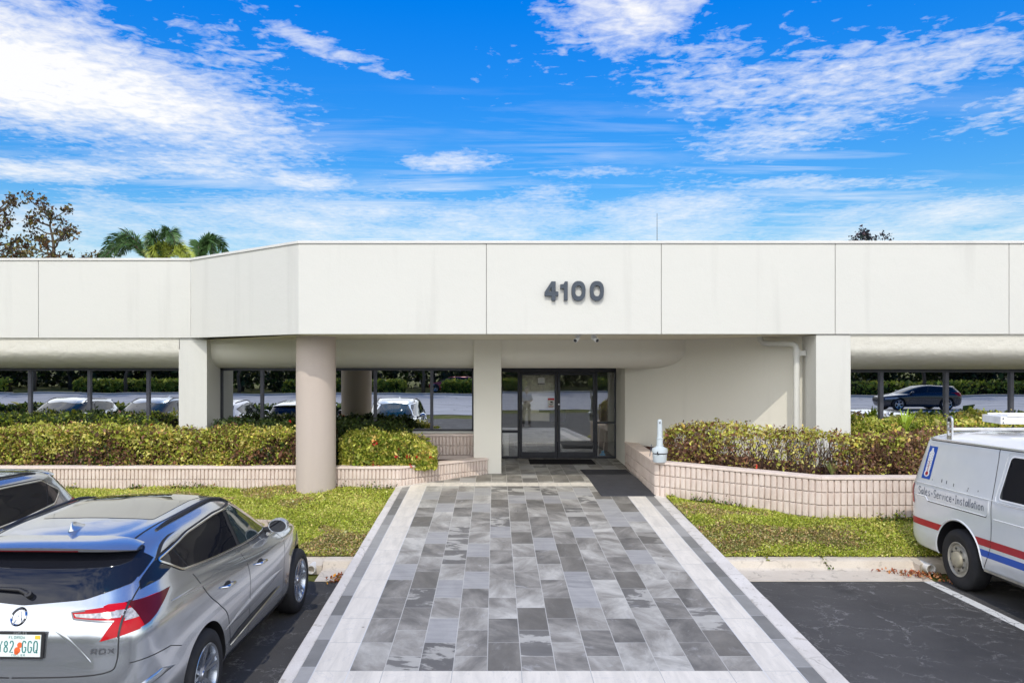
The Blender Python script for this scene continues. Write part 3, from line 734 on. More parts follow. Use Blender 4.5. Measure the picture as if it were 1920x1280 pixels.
# things standing behind the glass
tag(MB().box((dx(979.5), YD+.075, dz(789)), (dx(1041), YD+.09, dz(699))).build('display_board', M['board']), 'pale cream board covering the inside of the left door leaf', 'board')
t = wthing('broom', 'long pale broom with a blue head leaning behind the right sidelight', 'broom', (dx(1132), YD+.2, Z_FL))
MB().tube([(dx(1133), YD+.18, Z_FL+.1), (dx(1149), YD+.34, dz(703))], .014, 8).build('handle', M['wood'], t, smooth=60)
m_ = MB(); m_.prism([(dx(1126), YD+.10), (dx(1136), YD+.10), (dx(1136), YD+.17), (dx(1126), YD+.17)], Z_FL+.0, lambda x, y: Z_FL+.09)
m_.prism([(dx(1129), YD+.11), (dx(1134), YD+.11), (dx(1134), YD+.16), (dx(1129), YD+.16)], Z_FL+.09, Z_FL+.16); m_.build('brush_head', M['bluebrush'], t)
t = wthing('mop', 'thin grey mop pole leaning behind the right sidelight, left of the broom', 'mop', (dx(1122), YD+.25, Z_FL))
MB().tube([(dx(1123), YD+.2, Z_FL+.02), (dx(1130), YD+.32, dz(760))], .011, 8).build('handle', M['alu'], t, smooth=60)
MB().box((dx(1120.5), YD+.30, dz(805)), (dx(1129), YD+.36, dz(802))).build('crossbar', M['paper'], t)
m_ = MB(); m_.lathe([(.065, Z_FL), (.065, dz(810))], (dx(949), YD+.2, 0), 20); tag(m_.build('paper_roll', M['paper'], smooth=50), 'tall white roll standing behind the left sidelight', 'roll')

# downspout at the right of the entrance wall
m_ = MB(); r = .055
m_.tube([(4.98, 14.50, ZHD+.06), (4.98, 14.48, ZHD-.03), (5.02, 14.44, ZHD-.085), (5.10, 14.36, ZHD-.10), (5.32, 14.08, ZHD-.11), (5.40, 13.98, ZHD-.125), (5.435, 13.94, ZHD-.16), (5.44, 13.93, ZHD-.22), (5.44, 13.93, .9)], r, 14)
m_.lathe([(.066, ZHD-.34), (.066, ZHD-.22)], (5.44, 13.93, 0), 16); m_.box((5.49, 13.9, ZHD-.33), (5.60, 13.96, ZHD-.24))
m_.build('downspout', M['stucco'], bd, smooth=50)

# address numerals
def numerals():
    t = wthing('address_numerals', 'four bold navy numerals reading 4100 on the white fascia', 'sign', (PX(1077, YF), YF, H(-.92)))
    s = (.302)/35.0*1.0    # metres per photo pixel
    zb = CZ-(563.5-675)/F*YF; hh = (564-528.5)/F*YF
    def X(px): return PX(px, YF-.05)
    def put(polys, x0, x1):
        m_ = MB()
        for outer, inner in polys:
            n = len(outer); yo0, yo1 = YF-.062, YF-.002
            X0, W = X(x0), X(x1)-X(x0)
            def tr(u, v, y): return (X0+u*W, y, zb+v*hh)
            if inner is None:
                vs = [tr(u, v, yo0) for u, v in outer]+[tr(u, v, yo1) for u, v in outer]
                m_.add(vs, [tuple(range(n)), tuple(range(n, 2*n))[::-1]]+[(i, (i+1)%n, n+(i+1)%n, n+i) for i in range(n)])
            else:
                vs = [tr(u, v, yo0) for u, v in outer]+[tr(u, v, yo0) for u, v in inner]+[tr(u, v, yo1) for u, v in outer]+[tr(u, v, yo1) for u, v in inner]
                fs = []
                for i in range(n):
                    j = (i+1)%n; fs += [(i, j, n+j, n+i), (2*n+i, 3*n+i, 3*n+j, 2*n+j), (i, 2*n+i, 2*n+j, j), (n+i, n+j, 3*n+j, 3*n+i)]
                m_.add(vs, fs)
        m_.build('numeral', M['digit'], t, bevel=.003)
    # 4: outline with a triangular counter, matched vertex for vertex
    o4 = [(.50,0),(.80,0),(.80,.24),(1,.24),(1,.46),(.80,.46),(.80,1),(.50,1),(0,.44),(0,.24),(.50,.24)]
    i4 = [(.50,.46),(.50,.46),(.50,.46),(.50,.47),(.50,.50),(.50,.56),(.50,.70),(.50,.72),(.27,.46),(.27,.46),(.40,.46)]
    put([(o4, i4)], 1021, 1047)
    put([([(.48,0),(1,0),(1,1),(.62,1),(.45,.86),(.0,.84),(.0,.62),(.48,.62)], None)], 1050.5, 1064.5)
    def ell(a, b, n=36, p=2.35):
        r_ = []
        for k in range(n):
            th = 2*math.pi*k/n; c_, s_ = math.cos(th), math.sin(th)
            r_.append((.5+a*math.copysign(abs(c_)**(2/p), c_), .5+b*math.copysign(abs(s_)**(2/p), s_)))
        return r_
    put([(ell(.5, .52), ell(.235, .28))], 1071.5, 1098)
    put([(ell(.5, .52), ell(.235, .28))], 1106, 1132.5)
numerals()

# security cameras under the soffit
for k, px in enumerate((1083, 1114)):
    Y = YF+.32; X0 = PX(px, Y); z0 = zs(0, Y)
    t = wthing('security_camera', ('white bullet security camera under the soffit, left of the pair, turned left' if k == 0 else 'white bullet security camera under the soffit, right of the pair, turned right'), 'security camera', (X0, Y, z0-.1), 'security cameras over the entrance')
    m_ = MB(); m_.lathe([(.055, z0-.022), (.055, z0+.004)], (X0, Y, 0), 20); m_.tube([(X0, Y, z0-.02), (X0, Y, z0-.06)], .016, 10); m_.build('mount', M['whitemetal'], t, smooth=50)
    d = Vector((-.55 if k == 0 else .55, -.9, -.5)).normalized(); c0 = Vector((X0, Y+.02, z0-.055))
    MB().tube([c0-d*.04, c0+d*.10], .040, 18).build('housing', M['whitemetal'], t, smooth=50, bevel=.003)
    MB().tube([c0+d*.098, c0+d*.106], .030, 18).build('lens', M['dark'], t, smooth=50)

# mats (the big one bends over the top of the ramp)
t_ = MB(); rows = []
for y in [13.77, 13.775, 14.4, 15.0, 15.36, 15.42, 15.9, 16.2, 16.495, 16.5]:
    z = ramp_z(y)+(.012 if 13.772 < y < 16.498 else .001); xo = (16.5-y)*.028
    rows.append([(1.83+xo, y, z-.011 if z > 1 else z), (2.80+xo, y, z)])
t_.grid(rows)
for r0, r1 in zip(rows[:-1], rows[1:]):
    for k in (0, 1): t_.add([(r0[k][0], r0[k][1], r0[k][2]-.011), (r1[k][0], r1[k][1], r1[k][2]-.011), r1[k], r0[k]], [(0,1,2,3)])
tag(t_.build('floor_mat', M['mat']), 'large charcoal mat lying at the top right of the ramp', 'mat')
tag(MB().box((.80, 17.4, Z_FL+.002), (2.28, 18.22, Z_FL+.014)).build('floor_mat', M['matdark']), 'black door mat in front of the glass doors', 'mat')

# cigarette receptacle on the planter corner
RX, RY, RZ = PX(1237, 13.75), 13.75, H(1.81)+.001
t = wthing('cigarette_receptacle', 'pale grey bottle shaped cigarette receptacle on the corner of the right planter wall', 'ash receptacle', (RX, RY, RZ))
k_ = 13.75/F
def rz(py): return RZ+(863-py)*k_
MB().lathe([(0, RZ), (.108, RZ), (.118, rz(860)), (.128, rz(848.5)), (.118, rz(847.5))], (RX, RY, 0), 32).build('bucket', M['greyplastic'], t, smooth=40)
MB().lathe([(.122, rz(847.5)), (.122, rz(845.6))], (RX, RY, 0), 32).build('clamp_band', M['dark'], t, smooth=40)
MB().lathe([(.118, rz(845.6)), (.138, rz(845.4)), (.140, rz(840)), (.132, rz(837.5)), (.075, rz(834.5)), (.058, rz(833))], (RX, RY, 0), 32).build('shoulder', M['greyplastic'], t, smooth=35)
MB().lathe([(.058, rz(833.4)), (.055, rz(820)), (.060, rz(819.5)), (.060, rz(817.5)), (.047, rz(817)), (.042, rz(787)), (.040, rz(785)), (.026, rz(783.4)), (0, rz(783))], (RX, RY, 0), 24).build('neck', M['greyplastic'], t, smooth=35)
m_ = MB(); m_.lathe([(.010, -.004), (.010, .004)], (0, 0, 0), 12, 'y'); m_.v = [(v[0]*1+RX-.006, RY-.043+v[1], v[2]*2.0+rz(789)) for v in m_.v]; m_.build('slot', M['dark'], t)
m_ = MB(); m_.lathe([(.024, -.006), (.024, .006)], (0, 0, 0), 14, 'y'); m_.v = [(v[0]+RX-.055, RY-.121+v[1], v[2]*1.3+rz(845)) for v in m_.v]; m_.build('latch', M['dark'], t)
tag(MB().tube([(PX(1217.5, 14.6), 14.6, H(1.86)), (PX(1222, 14.6), 14.62, H(1.86)+.27)], .006, 6).build('stake', M['decaldark']), 'thin dark stake standing in the mulch left of the cigarette receptacle', 'stake')

# drain pipe ends at the kerb
for (x, y, rr, lab, sk) in ((-2.53, 10.66, .060, 'open white drain pipe end beside the nose of the silver car', .1), (6.02, 10.66, .066, 'open white drain pipe end at the kerb by the rear of the white van', -.25)):
    t = wthing('drain_pipe', lab, 'drain pipe', (x, y, .0), 'drain pipes through the kerb')
    m_ = MB(); n = 24; rows = []
    for (ra, yy) in ((rr, .75), (rr, 0), (rr-.012, 0), (rr-.012, .5)):
        rows.append([(x+ra*math.cos(2*math.pi*k/n)+sk*(.0-yy)*-.2, y+yy, rr+.005+ra*math.sin(2*math.pi*k/n)) for k in range(n)])
    m_.grid(rows, closed=True); m_.build('pipe', M['pvc'], t, smooth=40)
    MB().tube([(x, y+.3, rr), (x, y+.31, rr)], rr-.013, 16).build('bore_disc', M['mulch'], t)  # dark disc closing the bore of the pipe
m_ = MB(); m_.prism([(-2.86, 10.72), (-2.40, 10.74), (-2.40, 11.04), (-2.86, 11.04)], -.02, lambda x, y: .153 if y > 10.8 else .10)
struct('kerb_break', m_, M['kerb'], 'broken kerb stub around the left drain pipe')
m_ = MB(); m_.prism([(5.86, 10.66), (5.95, 10.76), (6.35, 10.76), (6.35, 11.04), (5.86, 11.04)], -.02, lambda x, y: .152 if y > 10.9 else .12)
struct('kerb_break', m_, M['kerb'], 'broken kerb stub around the right drain pipe')
# antenna mast far behind the roof
t = wthing('antenna_mast', 'thin antenna mast standing on the roof behind the numerals', 'antenna', (PX(1232, 24), 24, ZT-.42))
m_ = MB(); m_.tube([(PX(1232, 24), 24, ZT-.42), (PX(1232, 24), 24, CZ+(675-400)/F*24)], [.02, .006], 6); m_.build('mast', M['frame'], t)
MB().box((PX(1232,24)-.15, 23.85, ZT-.419), (PX(1232,24)+.15, 24.15, ZT-.36)).build('base', M['alu'], t)
# ================================================================== VEHICLES
def lerp_tab(tab, y):
    if len(tab) == 1: return tab[0][1] if isinstance(tab[0], tuple) else tab[0]
    if y <= tab[0][0]: return tab[0][1]
    for (a, za), (b, zb) in zip(tab[:-1], tab[1:]):
        if y <= b:
            t = (y-a)/(b-a); t = t*t*(3-2*t)*.35+t*.65; return za+(zb-za)*t
    return tab[-1][1]
def ring(yr, yf, w, ztab, nr, nf, NR, NS, NF, wtab=None):
    yc, a = (yr+yf)/2, (yf-yr)/2
    def pt(ph):
        n = nr if math.cos(ph) > 0 else nf
        c, s = math.cos(ph), math.sin(ph)
        y = yc - a*math.copysign(abs(c)**(2/n), c); x = w*abs(s)**(2/n)
        return x, y
    def seg(p0, p1, N):
        D = [pt(p0+(p1-p0)*i/200) for i in range(201)]; L = [0]
        for i in range(200): L.append(L[-1]+math.dist(D[i], D[i+1]))
        out = []; k = 0
        for j in range(N):
            t = L[-1]*j/N
            while L[k+1] < t: k += 1
            f = (t-L[k])/max(1e-9, L[k+1]-L[k]); out.append((D[k][0]+(D[k+1][0]-D[k][0])*f, D[k][1]+(D[k+1][1]-D[k][1])*f))
        return out
    pts = seg(1e-5, math.pi/4, NR)+seg(math.pi/4, 3*math.pi/4, NS)+seg(3*math.pi/4, math.pi-1e-5, NF)+[(0.0, yf)]
    pts[0] = (0.0, yr)
    out = []
    for x, y in pts:
        xx = x*(lerp_tab(wtab, y) if wtab else 1)
        out.append(Vector((xx, y, lerp_tab(ztab, y))))
    return out
def loft(loops, NR=12, NS=48, NF=10, sub=5, wtab=None):
    R = []
    for L_ in loops:
        yr, yf, w, zt, nr, nf = L_[:6]
        zt = zt if isinstance(zt, list) else [(0, zt)]
        R.append(ring(yr, yf, w, zt, nr, nf, NR, NS, NF, wtab))
    n = len(R[0]); fine = []
    for i in range(len(R)-1):
        A = R[max(i-1, 0)]; B = R[i]; C_ = R[i+1]; D = R[min(i+2, len(R)-1)]
        for s in range(sub):
            t = s/sub; row = []
            for k in range(n):
                a, b, c, d = A[k], B[k], C_[k], D[k]
                # centripetal-ish tangents keep tight radii from overshooting
                l0 = max(1e-4, (b-a).length); l1 = max(1e-4, (c-b).length); l2 = max(1e-4, (d-c).length)
                m1 = ((c-b)/l1*l0+(b-a)/l0*l1)/(l0+l1)*l1 if i > 0 else (c-b)
                m2 = ((d-c)/l2*l1+(c-b)/l1*l2)/(l1+l2)*l1 if i < len(R)-2 else (c-b)
                h = (2*t**3-3*t*t+1)*b+(t**3-2*t*t+t)*m1+(-2*t**3+3*t*t)*c+(t**3-t*t)*m2
                row.append(h)
            fine.append(row)
    fine.append(R[-1])
    mb = MB(); W = 2*n-2
    rows = []
    for r_ in fine:
        full = [tuple(v) for v in r_]+[(-v.x, v.y, v.z) for v in r_[-2:0:-1]]
        rows.append(full)
    mb.grid(rows, closed=True)
    b1 = 0; b2 = (len(rows)-1)*W
    for b_ in (b1, b2):
        mb.f.append((b_+0, b_+1, b_+W-1)); mb.mi.append(0)
        for k in range(1, n-2): mb.f.append((b_+k, b_+k+1, b_+W-k-1, b_+W-k)); mb.mi.append(0)
        mb.f.append((b_+n-2, b_+n-1, b_+n)); mb.mi.append(0)
    return mb
def smooth_poly(pts, r=.03, n=5):
    out = []; N_ = len(pts)
    for i in range(N_):
        p0, p, p1 = Vector(pts[i-1]), Vector(pts[i]), Vector(pts[(i+1) % N_])
        a = p+(p0-p).normalized()*min(r, (p0-p).length*.45); b = p+(p1-p).normalized()*min(r, (p1-p).length*.45)
        for k in range(n+1):
            t = k/n; out.append(tuple((1-t)**2*a+2*t*(1-t)*p+t*t*b))
    return out
VIEWS = {  # name: (origin from 2d, direction)
    'R': (lambda u, v: Vector((4, u, v)), Vector((-1, 0, 0))), 'L': (lambda u, v: Vector((-4, u, v)), Vector((1, 0, 0))),
    'B': (lambda u, v: Vector((u, -4, v)), Vector((0, 1, 0))), 'F': (lambda u, v: Vector((u, 9, v)), Vector((0, -1, 0))),
    'T': (lambda u, v: Vector((u, v, 6)), Vector((0, 0, -1)))}
class Car:
    def __init__(s, mb):
        s.bvh = BVHTree.FromPolygons([Vector(v) for v in mb.v], mb.f)
    def hit(s, view, u, v, off):
        o, d = VIEWS[view][0](u, v), VIEWS[view][1]
        h, n, i, dd = s.bvh.ray_cast(o, d)
        if h is None: return None
        if n.dot(d) > 0: n = -n
        return h+n*off
    def patch(s, view, poly, off=.004, res=.05, mb=None, mi=0, th=0.0):
        mb = mb or MB(); N_ = len(poly); dense = []
        for i in range(N_):
            a, b = Vector(poly[i]), Vector(poly[(i+1) % N_]); k = max(1, int((b-a).length/res))
            for j in range(k): dense.append(a+(b-a)*j/k)
        xs = [p.x for p in dense]; ys = [p.y for p in dense]; P_ = list(dense)
        u = min(xs)+res*.5
        while u < max(xs):
            v = min(ys)+res*.5
            while v < max(ys):
                P_.append(Vector((u, v))); v += res
            u += res
        r = delaunay_2d_cdt(P_, [], [list(range(len(dense)))], 1, 1e-5)
        vs, fs = r[0], r[2]; pos = []; ok = []
        for p in vs:
            h = s.hit(view, p.x, p.y, off); ok.append(h is not None); pos.append(h if h is not None else Vector((0, 0, 0)))
        fs = [f for f in fs if all(ok[i] for i in f)]
        used = sorted({i for f in fs for i in f}); mp = {k: j for j, k in enumerate(used)}
        mb.add([pos[i] for i in used], [tuple(mp[i] for i in f) for f in fs], mi)
        return mb
    def ribbon(s, view, path, w, off=.006, step=.03, mb=None, mi=0, closed=False, ridge=0.0):
        mb = mb or MB(); pts = [Vector(p) for p in path]
        if closed: pts.append(pts[0])
        D = []
        for a, b in zip(pts[:-1], pts[1:]):
            k = max(1, int((b-a).length/step)); D += [a+(b-a)*j/k for j in range(k)]
        D.append(pts[-1]); rows = []
        for i, p in enumerate(D):
            t = (D[min(i+1, len(D)-1)]-D[max(i-1, 0)])
            if t.length < 1e-7: continue
            t.normalize(); n = Vector((-t.y, t.x))
            ww = w if not callable(w) else w(i/(len(D)-1))
            q = [s.hit(view, *(p-n*ww/2), off), s.hit(view, *p, off+ridge), s.hit(view, *(p+n*ww/2), off)]
            if any(z is None for z in q):
                if len(rows) > 1: mb.grid(rows, mi)
                rows = []; continue
            rows.append(q)
        if len(rows) > 1: mb.grid(rows, mi)
        return mb
def part(mb, name, mat, par, smooth=None, **kw):
    if not mb.f: return None
    return mb.build(name, M[mat] if isinstance(mat, str) else mat, par, smooth=smooth, **kw)
def cut_body(mb, name, mat, par, wheels, R, xin, xout, liner='dark'):
    """closed lofted shell with the wheel housings cut out of it"""
    o = mb.build(name, [M[mat], M[liner]], None, smooth=180, loc=(0, 0, 0)); 
    tmp = []
    for (y, z) in wheels:
        for sx in (-1, 1):
            c = MB(); prof = []
            c.lathe([(R, xin), (R, xout)], (0, 0, 0), 56, 'x'); c.v = [(v[0]*sx, v[1]+y, v[2]+z) for v in c.v]
            co = c.build('cut', [M[liner]], None, loc=(0, 0, 0)); tmp.append(co)
            md = o.modifiers.new('b', 'BOOLEAN'); md.operation = 'DIFFERENCE'; md.object = co; md.solver = 'EXACT'
            try: md.material_mode = 'TRANSFER'
            except Exception: pass
    bpy.context.view_layer.update(); dg = bpy.context.evaluated_depsgraph_get()
    me = bpy.data.meshes.new_from_object(o.evaluated_get(dg)); me.name = name
    o.modifiers.clear(); old = o.data; o.data = me; bpy.data.meshes.remove(old)
    for c in tmp:
        d = c.data; bpy.data.objects.remove(c); bpy.data.meshes.remove(d)
    me.polygons.foreach_set('use_smooth', [True]*len(me.polygons)); me.set_sharp_from_angle(angle=math.radians(38))
    o.parent = par; return o
def wheel(par, x, y, z, R, rr, width, style, side):
    """side: +1 the outer face looks to +x"""
    w = bpy.data.objects.new('wheel', None); COL.objects.link(w); w.parent = par; w.location = (x, y, z); w.rotation_euler = (0, 0, 0 if side > 0 else math.pi)
    if style == 'steel': w.rotation_euler = (0, 0, 0 if side > 0 else math.pi)
    hw = width/2; t = MB()
    t.lathe([(rr, -hw+.02), (rr+.015, -hw), (R-.045, -hw), (R-.012, -hw+.02), (R, -hw+.05), (R, hw-.05), (R-.012, hw-.02), (R-.045, hw), (R-.09, hw+.004), (rr+.015, hw), (rr-.005, hw-.018)], (0, 0, 0), 56, 'x', caps=False)
    part(t, 'tyre', 'rubber', w, smooth=40)
    r = MB(); f = hw-.015
    if style == 'alloy':
        r.lathe([(rr, f+.008), (rr-.006, f+.012), (rr-.024, f+.006), (rr-.034, f-.03), (rr-.045, -hw+.03), (rr-.02, -hw+.02)], (0, 0, 0), 56, 'x', caps=False)
        for k in range(5):
            for dd in (-.17, .17):
                a = 2*math.pi*k/5+dd+.3; a0 = 2*math.pi*k/5+dd*.55+.3
                def q(rad, ang, wd, xx):
                    return [(xx, rad*math.cos(ang-wd), rad*math.sin(ang-wd)), (xx, rad*math.cos(ang+wd), rad*math.sin(ang+wd))]
                fr = q(.055, a0, .22, f-.028)+q(rr-.022, a, .062, f+.004)
                bk = q(.055, a0, .26, f-.06)+q(rr-.022, a, .08, f-.035)
                r.add(fr+bk, [(0,1,3,2), (4,6,7,5), (0,2,6,4), (1,5,7,3), (2,3,7,6), (0,4,5,1)])
        r.lathe([(.0, f-.012), (.034, f-.012), (.040, f-.02), (.075, f-.03), (.080, f-.06)], (0, 0, 0), 28, 'x')
        part(r, 'rim', 'rim', w, smooth=35)
        part(MB().lathe([(rr-.04, f-.09), (.0, f-.09)], (0, 0, 0), 40, 'x'), 'brake_disc', 'dark', w)
    else:
        r.lathe([(rr, f+.010), (rr-.010, f+.014), (rr-.022, f+.004), (rr-.030, f-.02), (rr-.052, f-.022), (rr-.066, f+.004), (rr-.105, f+.012), (.108, f+.004), (.10, f-.01)], (0, 0, 0), 56, 'x', caps=False)
        part(r, 'rim', 'steelrim', w, smooth=38)
        part(MB().lathe([(.104, f+.0), (.098, f+.034), (.085, f+.046), (.05, f+.054), (0, f+.055)], (0, 0, 0), 36, 'x'), 'hub_cap', 'hubcap', w, smooth=40)
        h = MB()
        for k in range(8):
            a = 2*math.pi*k/8+.2; rm = rr-.083
            vs = []
            for (rad, an) in ((rm-.013, a-.14), (rm+.013, a-.13), (rm+.013, a+.13), (rm-.013, a+.14)): vs.append((f+.0165, rad*math.cos(an), rad*math.sin(an)))
            h.add(vs, [(0,1,2,3)])
        part(h, 'vent_hole', 'dark', w)
    return w

SUVL = [
 (.40, 4.28, .68, .24, 6, 4), (.18, 4.52, .87, .27, 7, 4), (.07, 4.64, .925, .36, 7, 3.8), (.02, 4.70, .938, .52, 7.5, 3.6),
 (.00, 4.73, .942, .70, 7.5, 3.4), (.025, 4.70, .946, [(0, .90), (1, .91), (3.7, .88), (4.7, .80)], 7.5, 3.2),
 (.05, 4.62, .930, [(0, 1.06), (1, 1.04), (2.6, 1.0), (3.7, .97), (4.6, .90)], 7.5, 3.2),
 (.10, 4.48, .893, [(0, 1.17), (1, 1.15), (2.6, 1.06), (3.7, 1.02), (4.5, .94)], 7.0, 3.2),
 (.165, 3.62, .845, [(0, 1.255), (.9, 1.25), (2, 1.165), (3, 1.12), (3.6, 1.105)], 6.5, 3.2),
 (.30, 3.10, .775, [(.3, 1.41), (1, 1.41), (2, 1.39), (3.1, 1.34)], 6.0, 3.2),
 (.46, 2.58, .695, [(.4, 1.545), (1.1, 1.575), (1.9, 1.60), (2.6, 1.545)], 6.0, 3.4),
 (.47, 2.48, .635, [(.4, 1.575), (1.1, 1.61), (1.9, 1.638), (2.5, 1.59)], 4.4, 3.4),
 (.62, 2.30, .44, [(.5, 1.597), (1.1, 1.632), (1.8, 1.662), (2.3, 1.635)], 4, 3.4),
 (1.0, 1.95, .12, [(1.0, 1.64), (1.8, 1.675)], 3, 3)]
def suv(label, x, y, rotz, paint, group=None, detail=0, NRs=(12, 48, 10), sub=5, name='parked_car', cat='car', zscale=1.0, roofbars=True, dlo=None, loops=None, lens=True):
    """origin at the middle of the rear axle; y forward"""
    YR = 1.06; R = .368
    t = thing(name, label, cat, (x, y, 0), rotz, group)
    lp = loops or SUVL
    if zscale != 1: lp = [(a, b, c, ([(p, q*zscale) for p, q in d] if isinstance(d, list) else d*zscale), e, f) for a, b, c, d, e, f in lp]
    mb = loft(lp, *NRs, sub=sub); mb.v = [(v[0], v[1]-YR, v[2]) for v in mb.v]; car = Car(mb)
    cut_body(mb, 'body', paint, t, [(0, R), (2.73, R)], R+.055, .60, 1.3)
    S = lambda pts: [(p[0]-YR, p[1]*zscale) for p in pts]
    D = dlo or [(.60, 1.425), (.86, 1.285), (1.5, 1.225), (2.1, 1.185), (2.95, 1.145), (3.22, 1.16), (2.86, 1.39), (2.62, 1.50), (2.3, 1.548), (1.7, 1.552), (1.12, 1.515)]
    for sd in ('R', 'L'):
        dl = smooth_poly(S(D), .05)
        tr = MB(); car.patch(sd, smooth_poly(S([(lambda c: (c[0]+(p[0]-c[0])*1.018, c[1]+(p[1]-c[1])*1.11))((1.9, 1.34)) for p in D]), .05), .003, .05, tr)
        part(tr, 'window_surround', 'dark', t, smooth=180)
        pil = [((2.08, 1.10), (2.00, 1.60)), ((1.02, 1.10), (.92, 1.60))]
        def clip(a, b):   # window cells between y limits (slanted by pillar lines)
            out = []
            P_ = S(D)
            def ins(p): return (a is None or p[0] > a(p[1])) and (b is None or p[0] < b(p[1]))
            n = len(P_)
            for i in range(n):
                p, q = P_[i], P_[(i+1) % n]
                if ins(p): out.append(p)
                if ins(p) != ins(q):
                    lo, hi = 0.0, 1.0
                    for _ in range(24):
                        m_ = (lo+hi)/2; c_ = (p[0]+(q[0]-p[0])*m_, p[1]+(q[1]-p[1])*m_)
                        if ins(c_) == ins(p): lo = m_
                        else: hi = m_
                    out.append(c_)
            return out
        def ln(x0, z0, x1, z1, o_): return lambda z: (x0-YR)+(x1-x0)*(z/zscale-z0)/(z1-z0)+o_
        f1 = ln(2.06, 1.15, 1.93, 1.56, .045); f0 = ln(2.06, 1.15, 1.93, 1.56, -.03)
        g1 = ln(.98, 1.25, .80, 1.52, .012) ; g0 = ln(.98, 1.25, .80, 1.52, -.012)
        for cell, mt in ((clip(f1, None), 'cabglass' if detail else 'carglass'), (clip(g1, f0), 'carglass'), (clip(None, g0), 'carglass')):
            if len(cell) > 2:
                part(car.patch(sd, smooth_poly(cell, .03), .007, .05), 'side_window', mt, t, smooth=180)
        if detail:
            part(car.ribbon(sd, dl, .016, .009, .03, closed=True, ridge=.003), 'window_trim', 'chrome', t, smooth=60)
            # shut lines
            for path in ([(2.02, 1.15), (2.08, .80), (2.05, .42), (2.0, .34)], [(3.10, 1.11), (3.20, .95), (3.14, .45), (3.05, .34)], [(.98, 1.22), (1.10, 1.02), (1.32, .86), (1.52, .70), (1.60, .40)]):
                part(car.ribbon(sd, S(smooth_open(path)), .007, .0025, .03), 'shut_line', 'dark', t)
            part(car.ribbon(sd, S([(.10, .84), (.45, .835), (.60, .78)]), .006, .0025, .03), 'bumper_joint', 'dark', t)
            part(car.ribbon(sd, S(smooth_open([(.55, 1.135), (1.2, 1.105), (2.2, 1.035), (3.3, .985)])), lambda q: .005+.07*math.sin(math.pi*q), .0005, .04, ridge=.004), 'shoulder_crease', paint, t, smooth=180)
            part(car.ribbon(sd, S(smooth_open([(1.45, .60), (2.2, .655), (3.1, .70)])), lambda q: .005+.10*math.sin(math.pi*q), .0005, .04, ridge=.005), 'door_crease', paint, t, smooth=180)
            part(car.patch(sd, S([(1.50, .245), (3.40, .245), (3.36, .34), (1.56, .34)]), .004, .06), 'sill_trim', 'dark' if detail > 1 else paint, t, smooth=180)
            part(car.ribbon(sd, S([(1.55, .455), (2.1, .50), (2.9, .545)]), lambda q: .006+.055*min(1, q*6)*(1-q)**.6, .006, .03), 'door_blade', 'dark', t, smooth=180)
            part(car.ribbon(sd, S([(1.55, .432), (2.1, .474), (2.95, .545)]), .012, .012, .03, ridge=.006), 'door_blade_trim', 'chrome', t, smooth=60)
            sx = 1 if sd == 'R' else -1
            for (yy, zz) in ((1.42, .98), (2.28, .955)):
                a = car.hit(sd, yy-YR, zz, .03); b = car.hit(sd, yy-YR+.19, zz-.012, .03)
                a0 = car.hit(sd, yy-YR-.012, zz+.002, -.005); b0 = car.hit(sd, yy-YR+.205, zz-.014, -.005)
                part(MB().tube([a0, a, (a+b)/2+Vector((sx*.006, 0, 0)), b, b0], [.010, .014, .016, .014, .010], 10), 'door_handle', 'chrome' if detail > 1 else paint, t, smooth=60)
                cp = [((yy-YR+.09)+.075*math.cos(q*math.pi/8), zz+.030*math.sin(q*math.pi/8)) for q in range(16)]
                part(car.patch(sd, cp, .003, .03), 'handle_recess', 'dark', t, smooth=180)
        # mirror
        sx = 1 if sd == 'R' else -1
        mc = car.hit(sd, 3.0-YR, 1.13*zscale, 0)
        if mc is not None:
            m_ = MB(); rows = []
            for i in range(9):
                u = i/8; yy = -.10+.20*u; k = math.sin(math.pi*min(1, max(.0, .12+.88*u)))**.5 if u < 1 else .05
                k = [.93, .97, 1.0, 1.0, .97, .90, .78, .58, .25][i]
                rows.append([(mc.x+sx*(.175+.108*k*math.cos(a)), mc.y+yy*.8, mc.z+.06+.080*k*math.sin(a)*(1.0 if math.sin(a) > 0 else .9)) for a in [2*math.pi*q/20 for q in range(20)]])
            m_.grid(rows, closed=True); m_.add(rows[-1], [tuple(range(20))]); m_.add(rows[0], [tuple(range(20))])
            mo = part(m_, 'wing_mirror', paint, t, smooth=50)
            g_ = MB(); g_.add([(mc.x+sx*(.175+.090*math.cos(a)), mc.y-.083, mc.z+.06+.064*math.sin(a)) for a in [2*math.pi*q/20 for q in range(20)]], [tuple(range(20))])
            part(g_, 'mirror_glass', 'carglass', mo)
            part(MB().tube([(mc.x-sx*.03, mc.y+.02, mc.z-.01), (mc.x+sx*.06, mc.y, mc.z+.01), (mc.x+sx*.13, mc.y, mc.z+.03)], [.035, .028, .03], 10), 'mirror_stalk', 'dark', mo, smooth=60)
    # rear and front glass
    RG = [(-.70, 1.335), (-.42, 1.255), (0, 1.222), (.42, 1.255), (.70, 1.335), (.655, 1.545), (.3, 1.56), (-.3, 1.56), (-.655, 1.545)]
    sB = lambda pts: [(p[0], p[1]*zscale) for p in pts]
    part(car.patch('B', smooth_poly(sB(RG), .03), .006, .045), 'rear_window', 'carglass', t, smooth=180)
    WS = [(-.74, 1.135), (0, 1.10), (.74, 1.135), (.60, 1.50), (0, 1.56), (-.60, 1.50)]
    part(car.patch('F', smooth_poly(sB(WS), .04), .006, .05), 'windscreen', 'carglass', t, smooth=180)
